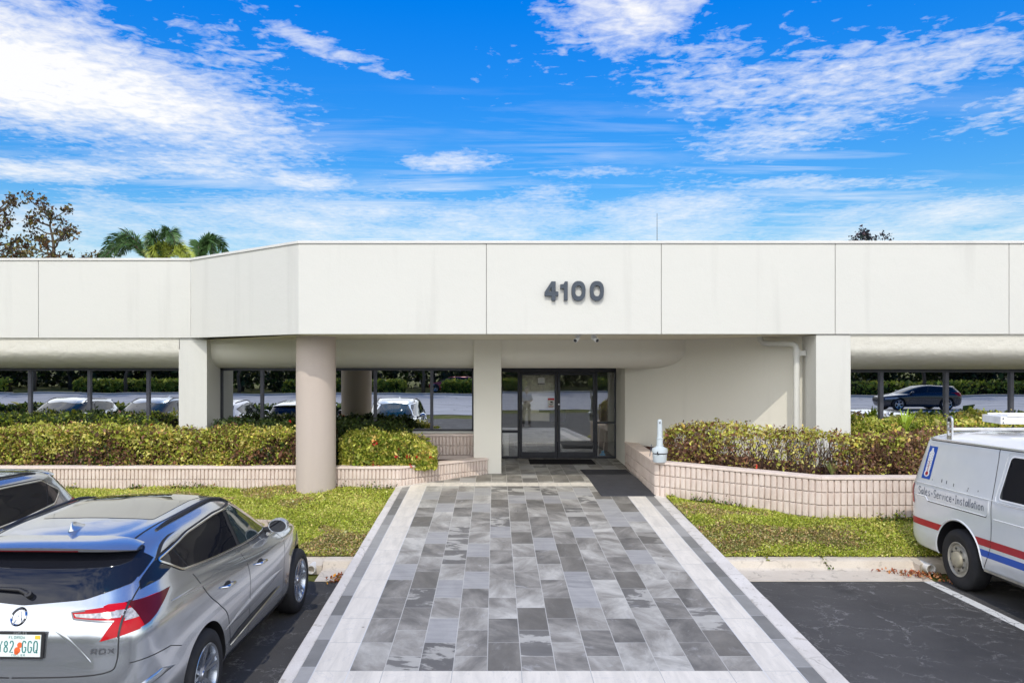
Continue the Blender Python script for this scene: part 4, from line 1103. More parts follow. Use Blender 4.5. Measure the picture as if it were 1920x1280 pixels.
    # lamps, grille
    for sx in (-1, 1):
        if lens:
            lp_ = [(.62, .84), (.86, .88), (.90, .78), (.66, .74)]
            part(car.patch('F', [(sx*a, b*zscale) for a, b in lp_], .006, .05), 'headlight', 'clearlens', t, smooth=180)
        lm = bpy.data.objects.new('tail_light', None); COL.objects.link(lm); lm.parent = t
        red = MB()
        car.patch('B', [(sx*a, b*zscale) for a, b in ([(.37, 1.184), (.46, 1.196), (.70, 1.222), (.815, 1.226), (.815, 1.05), (.72, 1.030), (.60, 1.005), (.665, 1.122), (.47, 1.136), (.395, 1.148)] if detail > 1 else [(.62, 1.2), (.80, 1.22), (.9, 1.2), (.9, .95), (.80, .93), (.68, 1.05)])], .007, .03, red)
        sd = 'R' if sx > 0 else 'L'
        part(red, 'lens', 'redlens', lm, smooth=180)
        if detail > 1: part(car.patch(sd, S([(.135, 1.224), (.23, 1.223), (.23, 1.066), (.135, 1.048)]), .009, .03), 'outer_lens', 'redlens', lm, smooth=180)
        sl_ = MB(); car.patch(sd, S([(.215, 1.224), (.36, 1.222), (.60, 1.228), (.46, 1.16), (.34, 1.105), (.26, 1.074), (.215, 1.062)] if detail > 1 else [(.10, 1.2), (.34, 1.2), (.24, 1.0), (.10, .96)]), .011, .03, sl_)
        part(sl_, 'side_lens', 'darkred' if detail > 1 else 'redlens', lm, smooth=180)
        if detail > 1:
            wt = MB(); car.patch('B', [(sx*a, b) for a, b in [(.392, 1.172), (.50, 1.174), (.70, 1.182), (.70, 1.140), (.47, 1.150), (.41, 1.156)]], .010, .03, wt)
            car.patch('B', [(sx*a, b) for a, b in [(.725, 1.186), (.80, 1.184), (.80, 1.125), (.725, 1.118)]], .010, .02, wt)
            car.patch(sd, S([(.150, 1.184), (.20, 1.182), (.20, 1.130), (.150, 1.125)]), .012, .02, wt)
            part(wt, 'clear_lens', 'clearlens', lm, smooth=180)
            tr = MB(); car.ribbon('B', [(sx*a, b) for a, b in [(.46, 1.192), (.37, 1.183), (.395, 1.145), (.47, 1.138), (.668, 1.122)]], .010, .009, .02, tr)
            part(tr, 'lamp_trim', 'darkchrome', lm, smooth=60)
            part(car.ribbon('B', [(sx*.712, 1.23), (sx*.712, 1.02)], .012, .012, .02), 'lamp_gap', 'dark', lm)
    if lens: part(car.patch('F', sB([(-.5, .84), (.5, .84), (.42, .56), (-.42, .56)]), .006, .06), 'grille', 'dark', t, smooth=180)
    # spoiler over the rear glass
    sp = MB(); rows = []
    for i in range(29):
        u = -1+2*i/28; x_ = .665*u; e = abs(u)**6; yt = ((.30 if detail > 1 else .40)+.13*e)-YR; zt = (1.590-.018*u*u-.022*e)*zscale; y2 = (.62)-YR; h2 = car.hit('T', x_*.96, y2, .004); z2 = (h2.z if h2 is not None else 1.55)
        z2 = max(z2, zt-.03); th = .030*(1-.6*abs(u)**3)
        rows.append([(x_*.96, y2, z2), (x_*.985, (y2+yt)/2, (z2+zt)/2+.010), (x_, yt+.02, zt+.004), (x_, yt, zt-.004), (x_, yt+.008, zt-th), (x_*.98, yt+.12, zt-th-.006), (x_*.95, y2-.1, z2-.06)])
    sp.grid(rows); sp.add(rows[0], [tuple(range(7))]); sp.add(rows[-1], [tuple(range(7))])
    part(sp, 'spoiler', paint, t, smooth=40)
    if detail > 1:
        br = MB(); br.box((-.30, .306-YR, 1.556), (.30, .330-YR, 1.572)); part(br, 'brake_light', 'darkred', t, bevel=.003)
    if roofbars:
        for sx in (-1, 1):
            m_ = MB(); pts = []
            for i in range(17):
                yy = .85+(2.35-.85)*i/16; h_ = car.hit('T', sx*.615, yy-YR, 0)
                lift = .016*min(1, min(i, 16-i)/2.0); pts.append((sx*.615, yy-YR, (h_.z if h_ is not None else 1.6)+lift))
            m_.tube(pts, .013, 8)
            part(m_, 'roof_rail', 'dark', t, smooth=50)
    # fin
    h_ = car.hit('T', 0, .80-YR, 0)
    if h_ is not None:
        m_ = MB(); z0 = h_.z-.006
        rows = []
        for (zz, yb, yf_, w_) in ((0, .70, .94, .040), (.012, .705, .92, .034), (.03, .715, .865, .016), (.055, .725, .80, .009), (.068, .735, .765, .004)):
            rows.append([(w_*math.sin(a), (yb+yf_)/2-YR-(yf_-yb)/2*math.cos(a), z0+zz) for a in [2*math.pi*q/16 for q in range(16)]])
        m_.grid(rows, closed=True); m_.add(rows[-1], [tuple(range(16))]); part(m_, 'antenna_fin', paint, t, smooth=50)
    for (wx, wy, sd) in ((.83, 0, 1), (-.83, 0, -1), (.83, 2.73, 1), (-.83, 2.73, -1)):
        wheel(t, wx, wy, R, R, .252, .235, 'alloy', sd)
    # dark underside tray
    part(MB().box((-.80, .5-YR, .2), (.80, 4.1-YR, .30)), 'underbody', 'dark', t)
    return t, car
def smooth_open(pts, n=6):
    P_ = [Vector(p) for p in pts]; out = []
    for i in range(len(P_)-1):
        a, b, c, d = P_[max(i-1, 0)], P_[i], P_[i+1], P_[min(i+2, len(P_)-1)]
        for k in range(n):
            t = k/n; out.append(tuple(.5*((2*b)+(c-a)*t+(2*a-5*b+4*c-d)*t*t+(3*b-a-3*c+d)*t**3)))
    out.append(tuple(P_[-1])); return out

# stroke lettering: polylines on a 0..1 x 0..1 cell
GL = {
 'S': [[(.9,.82),(.7,.97),(.35,.98),(.12,.82),(.2,.6),(.6,.46),(.88,.3),(.8,.08),(.45,0),(.1,.1)]],
 'a': [[(.85,.5),(.5,.62),(.18,.45),(.12,.2),(.35,.0),(.65,.1),(.85,.45),(.85,.6),(.85,.02)]],
 'l': [[(.5,1.05),(.42,.5),(.45,.0),(.6,.0)]],
 'e': [[(.15,.32),(.8,.38),(.72,.6),(.4,.64),(.15,.42),(.18,.1),(.5,-.02),(.85,.1)]],
 's': [[(.8,.55),(.5,.65),(.2,.5),(.4,.34),(.75,.2),(.6,0),(.15,.05)]],
 'r': [[(.2,.6),(.25,.0)],[(.22,.4),(.5,.6),(.85,.55)]],
 'v': [[(.1,.6),(.42,.0),(.85,.62)]],
 'i': [[(.5,.6),(.5,.0)],[(.5,.80),(.5,.86)]],
 'c': [[(.85,.52),(.5,.64),(.18,.4),(.2,.1),(.5,-.02),(.85,.1)]],
 'I': [[(.15,1),(.85,1)],[(.5,1),(.5,0)],[(.15,0),(.85,0)]],
 'n': [[(.18,.6),(.2,0)],[(.2,.42),(.5,.62),(.8,.48),(.82,0)]],
 't': [[(.45,.95),(.45,.1),(.6,0),(.8,.05)],[(.12,.64),(.85,.66)]],
 'o': [[(.5,.62),(.15,.42),(.18,.1),(.5,-.02),(.82,.15),(.85,.45),(.5,.62)]],
 '.': [[(.3,.28),(.6,.28),(.6,.42),(.3,.42),(.3,.28),(.6,.42)]],
 'Y': [[(.08,1),(.5,.52),(.92,1)],[(.5,.52),(.5,0)]],
 '8': [[(.5,.54),(.2,.66),(.2,.9),(.5,1),(.8,.9),(.8,.66),(.5,.54),(.15,.36),(.15,.1),(.5,0),(.85,.1),(.85,.36),(.5,.54)]],
 '2': [[(.12,.8),(.3,1),(.7,1),(.88,.8),(.8,.58),(.12,0),(.9,0)]],
 'G': [[(.88,.82),(.65,1),(.3,1),(.1,.8),(.1,.2),(.3,0),(.7,0),(.9,.2),(.9,.46),(.55,.46)]],
 'Q': [[(.3,1),(.1,.8),(.1,.2),(.3,0),(.7,0),(.9,.2),(.9,.8),(.7,1),(.3,1)],[(.6,.22),(.95,-.05)]],
 'R': [[(.12,0),(.12,1),(.8,1),(.95,.85),(.95,.6),(.8,.45),(.12,.45)],[(.55,.45),(.95,0)]],
 'D': [[(.08,0),(.08,1),(.75,1),(.95,.8),(.95,.2),(.75,0),(.08,0)]],
 'X': [[(.05,1),(.95,0)],[(.95,1),(.05,0)]],
 'N': [[(.1,0),(.1,1),(.9,0),(.9,1)]], 'A': [[(.0,0),(.5,1),(1,0)],[(.2,.35),(.8,.35)]], 'P': [[(.1,0),(.1,1),(.8,1),(.9,.75),(.8,.5),(.1,.5)]],
 'L': [[(.1,1),(.1,0),(.9,0)]], 'E': [[(.9,1),(.1,1),(.1,0),(.9,0)],[(.1,.5),(.7,.5)]], 'C': [[(.9,.85),(.6,1),(.1,.8),(.1,.2),(.6,0),(.9,.15)]],
 'O': [[(.3,1),(.1,.8),(.1,.2),(.3,0),(.7,0),(.9,.2),(.9,.8),(.7,1),(.3,1)]], 'F': [[(.9,1),(.1,1),(.1,0)],[(.1,.5),(.7,.5)]], 'I2': [[(.5,1),(.5,0)]],
 'T': [[(.0,1),(1,1)],[(.5,1),(.5,0)]], 'M': [[(.0,0),(.0,1),(.5,.4),(1,1),(1,0)]], 'Y2': []}
def flat_text(mb, txt, x0, z0, w, h, gap, put, sw):
    x = x0
    for ch in txt:
        if ch == ' ': x += w*.6; continue
        wd = w*(.35 if ch in 'li.' else (.55 if ch == 'I' else (.7 if ch in 'rt' else 1)))
        for st in GL[ch]:
            pts = [Vector((x+u*wd, z0+v*h)) for u, v in st]; rows = []
            for i, p in enumerate(pts):
                t = pts[min(i+1, len(pts)-1)]-pts[max(i-1, 0)]; t.normalize(); n = Vector((-t.y, t.x))*sw/2
                rows.append([put(*(p-n)), put(*(p+n))])
            mb.grid(rows)
        x += wd+gap
    return x

# ---- the silver car in the left bay
A0 = -math.atan(.030)
car_t, car = suv('silver compact SUV parked nose in, left of the tiled ramp, nearest the camera', -3.30, 6.38, A0, 'silver', 'cars parked in the bays', detail=2, NRs=(22, 84, 16), sub=7)
YR = 1.06
t = car_t
# tailgate shut lines, bumper line, crease, plate recess
for sx in (1, -1):
    part(car.ribbon('B', smooth_open([(sx*p_, q_) for p_, q_ in [(.70, 1.56), (.735, 1.40), (.722, 1.22), (.716, 1.02), (.712, .86), (.66, .80), (.40, .775), (.01, .765)]]), .008, .003, .02), 'tailgate_shut_line', 'dark', t)
cr = MB(); car.ribbon('B', smooth_open([(-.55, .87), (-.42, .985), (-.30, 1.075), (-.22, 1.09), (.22, 1.09), (.30, 1.075), (.42, .985), (.55, .87)]), lambda q: .004+.034*math.sin(math.pi*q)**.5, .0008, .02, cr, ridge=.002)
part(cr, 'tailgate_crease', 'silver', t, smooth=60)
bv = MB(); car.ribbon('B', smooth_open([(-.93, .70), (-.72, .60), (-.4, .55), (.4, .55), (.72, .60), (.93, .70)]), .05, .002, .03, bv, ridge=.02); part(bv, 'bumper_crease', 'silver', t, smooth=180)
lowb = MB(); car.patch('B', [(-.7, .30), (.7, .30), (.62, .46), (-.62, .46)], .008, .06, lowb); part(lowb, 'bumper_insert', 'dark', t, smooth=180)
# rear quarter black trim between side glass and rear window
for sx, sd in ((1, 'R'), (-1, 'L')):
    q = MB(); car.patch('B', [(sx*a, b) for a, b in [(.715, 1.33), (.735, 1.50), (.80, 1.40), (.79, 1.30), (.74, 1.28)]], .006, .03, q)
    car.patch(sd, [(a-YR, b) for a, b in [(.30, 1.36), (.36, 1.47), (.54, 1.50), (.59, 1.45), (.40, 1.36)]], .005, .03, q)
    part(q, 'quarter_trim', 'carglass', t, smooth=180)
def rearpt(off):
    def f(u, v):
        h = car.hit('B', u, v, off); return h if h is not None else Vector((u, -YR, v))
    return f
# badges
em = thing('badge', None, None); em.parent = t
m_ = MB()
for rad in (.050,):
    rows = []
    for k in range(37):
        a = 2*math.pi*k/36; rows.append([rearpt(.004)((rad-.007)*math.cos(a)*1.0, 1.155+(rad-.007)*math.sin(a)), rearpt(.014)(rad*math.cos(a), 1.155+rad*math.sin(a)), rearpt(.004)((rad+.007)*math.cos(a), 1.155+(rad+.007)*math.sin(a))])
    m_.grid(rows)
flat_text(m_, 'A', -.026, 1.122, .052, .066, 0, rearpt(.012), .011)
part(m_, 'emblem', 'chrome', em, smooth=60)
m_ = MB(); flat_text(m_, 'RDX', .545, .925, .040, .030, .015, rearpt(.009), .008); part(m_, 'lettering', 'darkchrome', em)
# number plate with its frame
pl = bpy.data.objects.new('number_plate', None); COL.objects.link(pl); pl.parent = t
hp = car.hit('B', 0, .985, 0); py_ = hp.y
tilt = .10
def platept(off):
    return lambda u, v: Vector((u+.028, py_-.022-off+(v-.985)*tilt, v))
def prect(mb, u0, v0, u1, v1, off, rnd=0):
    f = platept(off); g_ = platept(off-.010)
    vs = [f(u0, v0), f(u1, v0), f(u1, v1), f(u0, v1), g_(u0, v0), g_(u1, v0), g_(u1, v1), g_(u0, v1)]
    mb.add(vs, [(0,1,2,3), (4,7,6,5), (0,4,5,1), (1,5,6,2), (2,6,7,3), (3,7,4,0)]); return mb
part(prect(MB(), -.145, .895, .197, 1.078, 0), 'plate_frame', 'dark', pl, bevel=.004)
part(prect(MB(), -.127, .912, .179, 1.058, .004), 'plate', 'platewhite', pl)
m_ = MB(); flat_text(m_, 'Y82', -.118, .942, .030, .074, .010, platept(.0055), .0085); flat_text(m_, 'GGQ', .050, .942, .030, .074, .010, platept(.0055), .0085); part(m_, 'plate_characters', 'teal', pl)
m_ = MB()
for (cx_, cz_, rr_) in ((.018, .955, .022), (.034, .990, .019), (.012, .940, .015)):
    m_.add([platept(.0052)(cx_+rr_*math.cos(2*math.pi*k/18), cz_+rr_*math.sin(2*math.pi*k/18)) for k in range(18)], [tuple(range(18))])
part(m_, 'plate_oranges', 'orange', pl)
part(prect(MB(), .138, 1.030, .174, 1.054, .0056), 'plate_sticker', 'yellow', pl)
m_ = MB()
flat_text(m_, 'FLORIDA'.replace('I', 'l'), -.045, 1.032, .013, .018, .005, platept(.0056), .003); flat_text(m_, 'COLLlER', -.02, .917, .010, .013, .005, platept(.0056), .0025); part(m_, 'plate_small_print', 'teal', pl)
m_ = MB(); flat_text(m_, 'NAPLES', -.015, 1.0625, .011, .012, .005, platept(.0025), .0025); part(m_, 'frame_lettering', 'alu', pl)
# wiper
a = rearpt(.030)
m_ = MB(); m_.tube([a(.03, 1.275), a(-.05, 1.300), a(-.30, 1.310), a(-.48, 1.300)], [.020, .016, .010, .008], 8)
m_.tube([rearpt(.0)(.03, 1.272), rearpt(.045)(.03, 1.275)], .024, 14); part(m_, 'rear_wiper', 'dark', t, smooth=50)
# panoramic glass panel and ditch mouldings on the roof
part(car.patch('T', smooth_poly([(-.47, 1.10-YR), (.47, 1.10-YR), (.47, 2.30-YR), (-.47, 2.30-YR)], .05), .003, .06), 'roof_glass', 'roofglass', t, smooth=180)
dt = MB()
for sx in (-1, 1): car.ribbon('T', [(sx*.555, .55-YR), (sx*.565, 1.2-YR), (sx*.575, 2.45-YR)], .014, .002, .04, dt)
part(dt, 'roof_moulding', 'dark', t)

# ---- the second car, backed into the next bay, and the cars seen only mirrored in the windows
suv('light grey SUV backed into the bay at the left edge, behind the silver SUV', -6.10, 9.02, math.pi, 'grey_silver', 'cars parked in the bays', detail=1, NRs=(14, 52, 12),
    dlo=[(.62, 1.36), (.84, 1.24), (1.5, 1.185), (2.1, 1.165), (2.95, 1.135), (3.22, 1.15), (2.86, 1.39), (2.62, 1.50), (2.3, 1.548), (1.7, 1.552), (.92, 1.525)])
G2 = 'cars seen only as reflections in the windows'
suv('white SUV backed in, third bay from the ramp, mirrored behind the left pier', -8.75, 8.6, math.pi, 'white_paint', G2, NRs=(8, 30, 8), sub=3)
suv('steel blue SUV facing the building, mirrored in the left window strip beside the pier', -11.45, 6.2, 0, 'blue_paint', G2, NRs=(8, 30, 8), sub=3)
suv('grey SUV facing the building, mirrored at the far left of the left window strip', -14.2, 6.3, 0, 'grey_silver', G2, NRs=(8, 30, 8), sub=3)
suv('white SUV beyond the van, mirrored low in the right window strip', 9.75, 9.2, math.pi, 'white_paint', G2, NRs=(8, 30, 8), sub=3)
suv('dark sedan stopped across the driveway, mirrored in the right window strip', 26.5, -17.5, math.pi/2, 'black_paint', G2, NRs=(8, 30, 8), sub=3, zscale=.9, roofbars=False)
suv('red sedan beyond the far hedges, mirrored in the window beside the entrance pier', -2.6, -40.0, math.pi/2, 'red_paint', G2, NRs=(8, 30, 8), sub=3, zscale=.88, roofbars=False)

# ---- the van
VL = [
 (-.0, 5.20, .86, .34, 14, 5), (-.06, 5.30, .965, .37, 16, 5), (-.09, 5.34, .995, .46, 18, 5), (-.10, 5.36, 1.005, .70, 18, 4.5), (-.095, 5.36, 1.005, .95, 18, 4.5),
 (-.085, 5.30, 1.0, [(0, 1.22), (3.9, 1.22), (5.3, 1.08)], 18, 4.2), (-.06, 5.10, .985, [(0, 1.30), (3.9, 1.30), (5.2, 1.15)], 18, 4),
 (-.01, 4.75, .960, [(0, 1.45), (3.9, 1.45), (4.75, 1.28)], 18, 4), (.09, 4.22, .915, [(0, 1.74), (3.5, 1.74), (4.3, 1.68)], 16, 4), (.13, 4.02, .895, [(0, 1.865), (3.5, 1.865), (4.1, 1.81)], 14, 4),
 (.16, 3.95, .885, [(0, 1.885), (3.5, 1.885), (4.0, 1.83)], 14, 4), (.22, 3.85, .82, [(0, 1.945), (2, 1.965), (3.8, 1.90)], 7, 4), (.60, 3.55, .55, [(0, 2.0), (2, 2.035), (3.8, 1.98)], 6, 4), (1.4, 2.6, .12, [(0, 2.03), (2, 2.06)], 3, 3)]
vt = thing('white_van', 'old white van with red and blue stripes and roof rack at the right edge', 'van', (6.975, 9.97, 0), math.pi+.003, None)
VR = 1.12
vb = loft(VL, 14, 90, 10, sub=6)
pit = .024
def vpt(v): return (v[0], v[1]-VR, v[2]+pit*(v[1]-VR)-.0)
vb.v = [vpt(v) for v in vb.v]; van = Car(vb)
cut_body(vb, 'body', 'van', vt, [(0, .40), (3.50, .46)], .475, .55, 1.3)
VS = lambda pts: [(p[0]-VR, p[1]+pit*(p[0]-VR)) for p in pts]
for (sd, sx) in (('R', 1), ('L', -1)):
    red = MB(); car_r = [(.02, .752), (5.3, .752), (5.3, .667), (.02, .667)]
    def stripe(z0, z1, y0, y1, matn, nm):
        m_ = MB(); n = int((y1-y0)/.05); rows = []
        for i in range(n+1):
            y = y0+(y1-y0)*i/n
            ok = (abs(y-VR) > .50 or z0 > .93)
            zt_, zb_ = z1, z0
            for cy, cz, cr in ((VR, .40, .482), (VR+3.5, .46, .482)):
                d = abs(y-cy)
                if d < cr:
                    lim = cz+math.sqrt(cr*cr-d*d); zb_ = max(zb_, lim)
            if zb_ >= zt_-.002:
                if len(rows) > 1: m_.grid(rows)
                rows = []; continue
            pts = [van.hit(sd, *VS([(y, zb_+(zt_-zb_)*k/3)])[0], .0025) for k in range(4)]
            if any(p is None for p in pts): continue
            rows.append(pts)
        if len(rows) > 1: m_.grid(rows)
        part(m_, nm, matn, vt, smooth=180)
    stripe(.672, .762, -.07, 5.2, 'decalred', 'red_stripe')
    stripe(.545, .628, 1.42, 4.4, 'decalblue', 'blue_stripe')
    for path in ([(1.80, 1.86), (1.79, 1.25), (1.79, .80), (1.74, .58), (1.62, .40)], [(2.98, 1.86), (2.99, 1.25), (3.0, .40)], [(4.1, 1.5), (4.14, .40)]):
        part(van.ribbon(sd, VS(smooth_open(path)), .010, .0025, .03), 'shut_line', 'dark', vt)
    part(van.ribbon(sd, VS([(.30, 1.862), (4.0, 1.862)]), .010, .002, .05), 'roof_joint', 'dark', vt)
    gut = MB(); van.ribbon(sd, VS([(.27, 1.880), (3.98, 1.880)]), .022, .004, .05, gut, ridge=.022); part(gut, 'rain_gutter', 'van', vt, smooth=50)
    cr = MB()
    van.ribbon(sd, VS([(.05, 1.262), (1.78, 1.245), (5.0, 1.24)]), .012, .001, .04, cr, ridge=.008)
    van.ribbon(sd, VS([(.06, 1.085), (.40, 1.085), (.44, 1.04), (1.70, 1.04), (1.74, 1.09), (1.74, 1.235)]), .014, .001, .03, cr, ridge=.009)
    van.ribbon(sd, VS([(1.84, 1.03), (4.8, 1.03)]), .012, .001, .04, cr, ridge=.008)
    part(cr, 'pressed_crease', 'van', vt, smooth=60)
    cl = MB(); van.ribbon(sd, VS([(.44, 1.030), (1.70, 1.030)]), .012, .002, .03, cl); part(cl, 'crease_gap', 'frame_lit', vt)
    for poly in ([(1.90, 1.275), (2.88, 1.275), (2.88, 1.80), (2.02, 1.80)], [(3.12, 1.275), (4.35, 1.275), (4.02, 1.72), (3.12, 1.78)]):
        van_w = smooth_poly(VS(poly), .07); part(van.patch(sd, van_w, .005, .06), 'side_window', 'carglass', vt, smooth=180)
        part(van.ribbon(sd, van_w, .02, .006, .03, closed=True, ridge=.003), 'window_seal', 'decalwhite', vt, smooth=60)
        cx_ = sum(q[0] for q in van_w)/len(van_w); cz_ = sum(q[1] for q in van_w)/len(van_w)
        big_ = [(cx_+(q[0]-cx_)*1.13, cz_+(q[1]-cz_)*1.17) for q in van_w]; part(van.ribbon(sd, big_, .014, .001, .03, closed=True, ridge=.006), 'window_pressing', 'van', vt, smooth=60)
    part(van.ribbon(sd, VS([(1.62, .372), (4.1, .372)]), .04, .01, .05, ridge=.012), 'sill', 'steelrim', vt, smooth=60)
    ws = MB(); ws_ = []
    for k in range(25):
        a_ = math.radians(-8+196*k/24); ws_.append((VR+.492*math.cos(a_), .40+.492*math.sin(a_)))
    van.ribbon(sd, VS(ws_), .024, .002, .03, ws, ridge=.012); part(ws, 'arch_lip', 'van', vt, smooth=60)
    part(van.patch('B', [(sx*.86, .93), (sx*.985, .93), (sx*.975, 1.20), (sx*.86, 1.20)], .008, .03), 'tail_light', 'redlens', vt)
# lettering, decal and old screw holes on the visible side
def vp(off):
    def f(u, v):
        y, z = VS([(u, v)])[0]; h = van.hit('R', y, z, off); return h if h is not None else Vector((1, y, z))
    return f
m_ = MB(); xe = flat_text(m_, 'Sales', .20, 1.105, .060, .102, .011, vp(.003), .010)
xe = flat_text(m_, '.', xe+.010, 1.115, .10, .09, .020, vp(.003), .014)
xe = flat_text(m_, 'Service', xe+.0, 1.102, .060, .102, .009, vp(.003), .010)
xe = flat_text(m_, '.', xe+.010, 1.112, .10, .09, .020, vp(.003), .014)
xe = flat_text(m_, 'Installation', xe+.0, 1.098, .055, .102, .008, vp(.003), .010); part(m_, 'lettering', 'decaldark', vt)
print('text end', xe)
dc = bpy.data.objects.new('thermometer_decal', None); COL.objects.link(dc); dc.parent = vt
def dcp(u, v): return (.225+.215*u+.085*v, 1.325+.455*v)
def dpoly(poly, off, mat, name):
    part(van.patch('R', VS([dcp(*p) for p in poly]), off, .03), name, mat, dc, smooth=180)
dpoly([(0,0),(1,0),(1,1),(0,1)], .0028, 'decalblue', 'backing')
bulb = [(.5+.30*math.cos(a), .17+.105*math.sin(a)) for a in [math.radians(d) for d in range(-222, 43, 12)]]
dpoly(bulb+[(.76, .30), (.78, .80), (.62, .88), (.60, .95), (.40, .95), (.38, .88), (.22, .80), (.24, .30)], .0042, 'decalwhite', 'tube')
dpoly([(.5+.16*math.cos(a), .165+.062*math.sin(a)) for a in [math.radians(d) for d in range(0, 360, 20)]], .0056, 'decalred', 'bulb')
dpoly([(.47, .2), (.53, .2), (.53, .56), (.47, .56)], .0056, 'decalred', 'mercury')
for k in range(6):
    z_ = .38+.075*k; dpoly([(.30, z_), (.40, z_), (.40, z_+.012), (.30, z_+.012)], .0056, 'decaldark', 'graduation'); dpoly([(.60, z_+.03), (.70, z_+.03), (.70, z_+.042), (.60, z_+.042)], .0056, 'decaldark', 'graduation')
for (y_, z_, h_) in ((.72, 1.325, .042), (.83, 1.318, .042), (.99, 1.305, .042), (1.30, 1.315, .018), (1.29, 1.285, .018), (1.50, 1.31, .018), (.50, 1.325, .012)):
    part(van.patch('R', VS([(y_, z_), (y_+.013, z_), (y_+.013, z_+h_), (y_, z_+h_)]), .003, .02), 'screw_hole', 'dark', vt)
# rear doors
sl = MB()
van.ribbon('B', [(0, .5), (0, 1.8)], .01, .003, .04, sl); part(sl, 'shut_line', 'dark', vt)
for sx in (-1, 1):
    part(van.patch('B', smooth_poly([(sx*.12, 1.25), (sx*.78, 1.25), (sx*.74, 1.68), (sx*.12, 1.68)], .05), .006, .06), 'rear_window', 'carglass', vt, smooth=180)
part(MB().box((-.78, -.03-VR, .40), (.78, .06-VR, .52)), 'rear_bumper', 'dark', vt, bevel=.015)
part(van.patch('F', smooth_poly([(-.80, 1.42), (.80, 1.42), (.72, 1.80), (-.72, 1.80)], .06), .006, .08), 'windscreen', 'carglass', vt, smooth=180)
part(van.patch('F', [(-.7, .82), (.7, .82), (.7, 1.05), (-.7, 1.05)], .006, .08), 'grille', 'dark', vt, smooth=180)
for (x_, y_, s_) in ((.89, 0, 1), (-.89, 0, -1), (.89, 3.5, 1), (-.89, 3.5, -1)):
    wheel(vt, x_, y_, .385 if y_ < 1 else .40, .385, .222, .235, 'steel', s_)
part(MB().box((-.85, .4-VR, .30), (.85, 4.9-VR, .42)), 'underbody', 'dark', vt)
# roof rack: perforated posts, cross tubes
rk = bpy.data.objects.new('roof_rack', None); COL.objects.link(rk); rk.parent = vt
for yy in (.72, 2.9):
    zt = 1.90+pit*(yy-VR)
    for sx in (-1, 1):
        m_ = MB(); xx = sx*.865; ypos = yy-VR
        # plate with three openings, built as a ladder of bars
        w2 = .046
        zl = [0, .055, .075, .155, .175, .245, .262]
        for zz0, zz1 in ((0, .05), (.115, .135), (.19, .21)):
            m_.box((xx-.012, ypos-w2, zt+zz0), (xx+.012, ypos+w2, zt+zz1))
        for s2 in (-1, 1): m_.box((xx-.012, ypos+s2*w2-.011, zt-.03), (xx+.012, ypos+s2*w2+.011, zt+.255))
        for k in range(9):
            a0, a1 = math.pi*k/9, math.pi*(k+1)/9
            vs = []
            for xo in (-.012, .012):
                for (rad, aa) in ((.035, a0), (.057, a0), (.057, a1), (.035, a1)): vs.append((xx+xo, ypos+rad*math.cos(aa), zt+.255+rad*math.sin(aa)))
            m_.add(vs, [(0,1,2,3), (4,7,6,5), (1,5,6,2), (0,3,7,4)])
        part(m_, 'rack_post', 'alu', rk)
        part(MB().tube([(xx-.02, ypos, zt+.262), (xx+.02, ypos, zt+.262)], .026, 14), 'rack_bolt', 'dark', rk)
    part(MB().tube([(-.86, yy-VR, zt+.135), (.86, yy-VR, zt+.135)], .021, 12), 'rack_tube', 'whitemetal', rk, smooth=60)
lb = thing('roof_load', 'white boxed metal panel lying across the roof rack of the van', 'load', (7.28, 9.80, 2.17), -.10)
m_ = MB(); m_.box((-.93, -.22, -.02), (1.0, .22, .075)); m_.box((-.86, -.235, .075), (1.0, -.215, .095)); m_.box((-.86, .215, .075), (1.0, .235, .095)); part(m_, 'panel', 'whitemetal', lb, bevel=.006)
m_ = MB()
for (a_, b_) in ((-.90, .0), (-.90, .05), (-.3, .02)): m_.tube([(a_, -.222, b_), (a_, -.228, b_)], .008, 8)
part(m_, 'rivet', 'dark', lb)
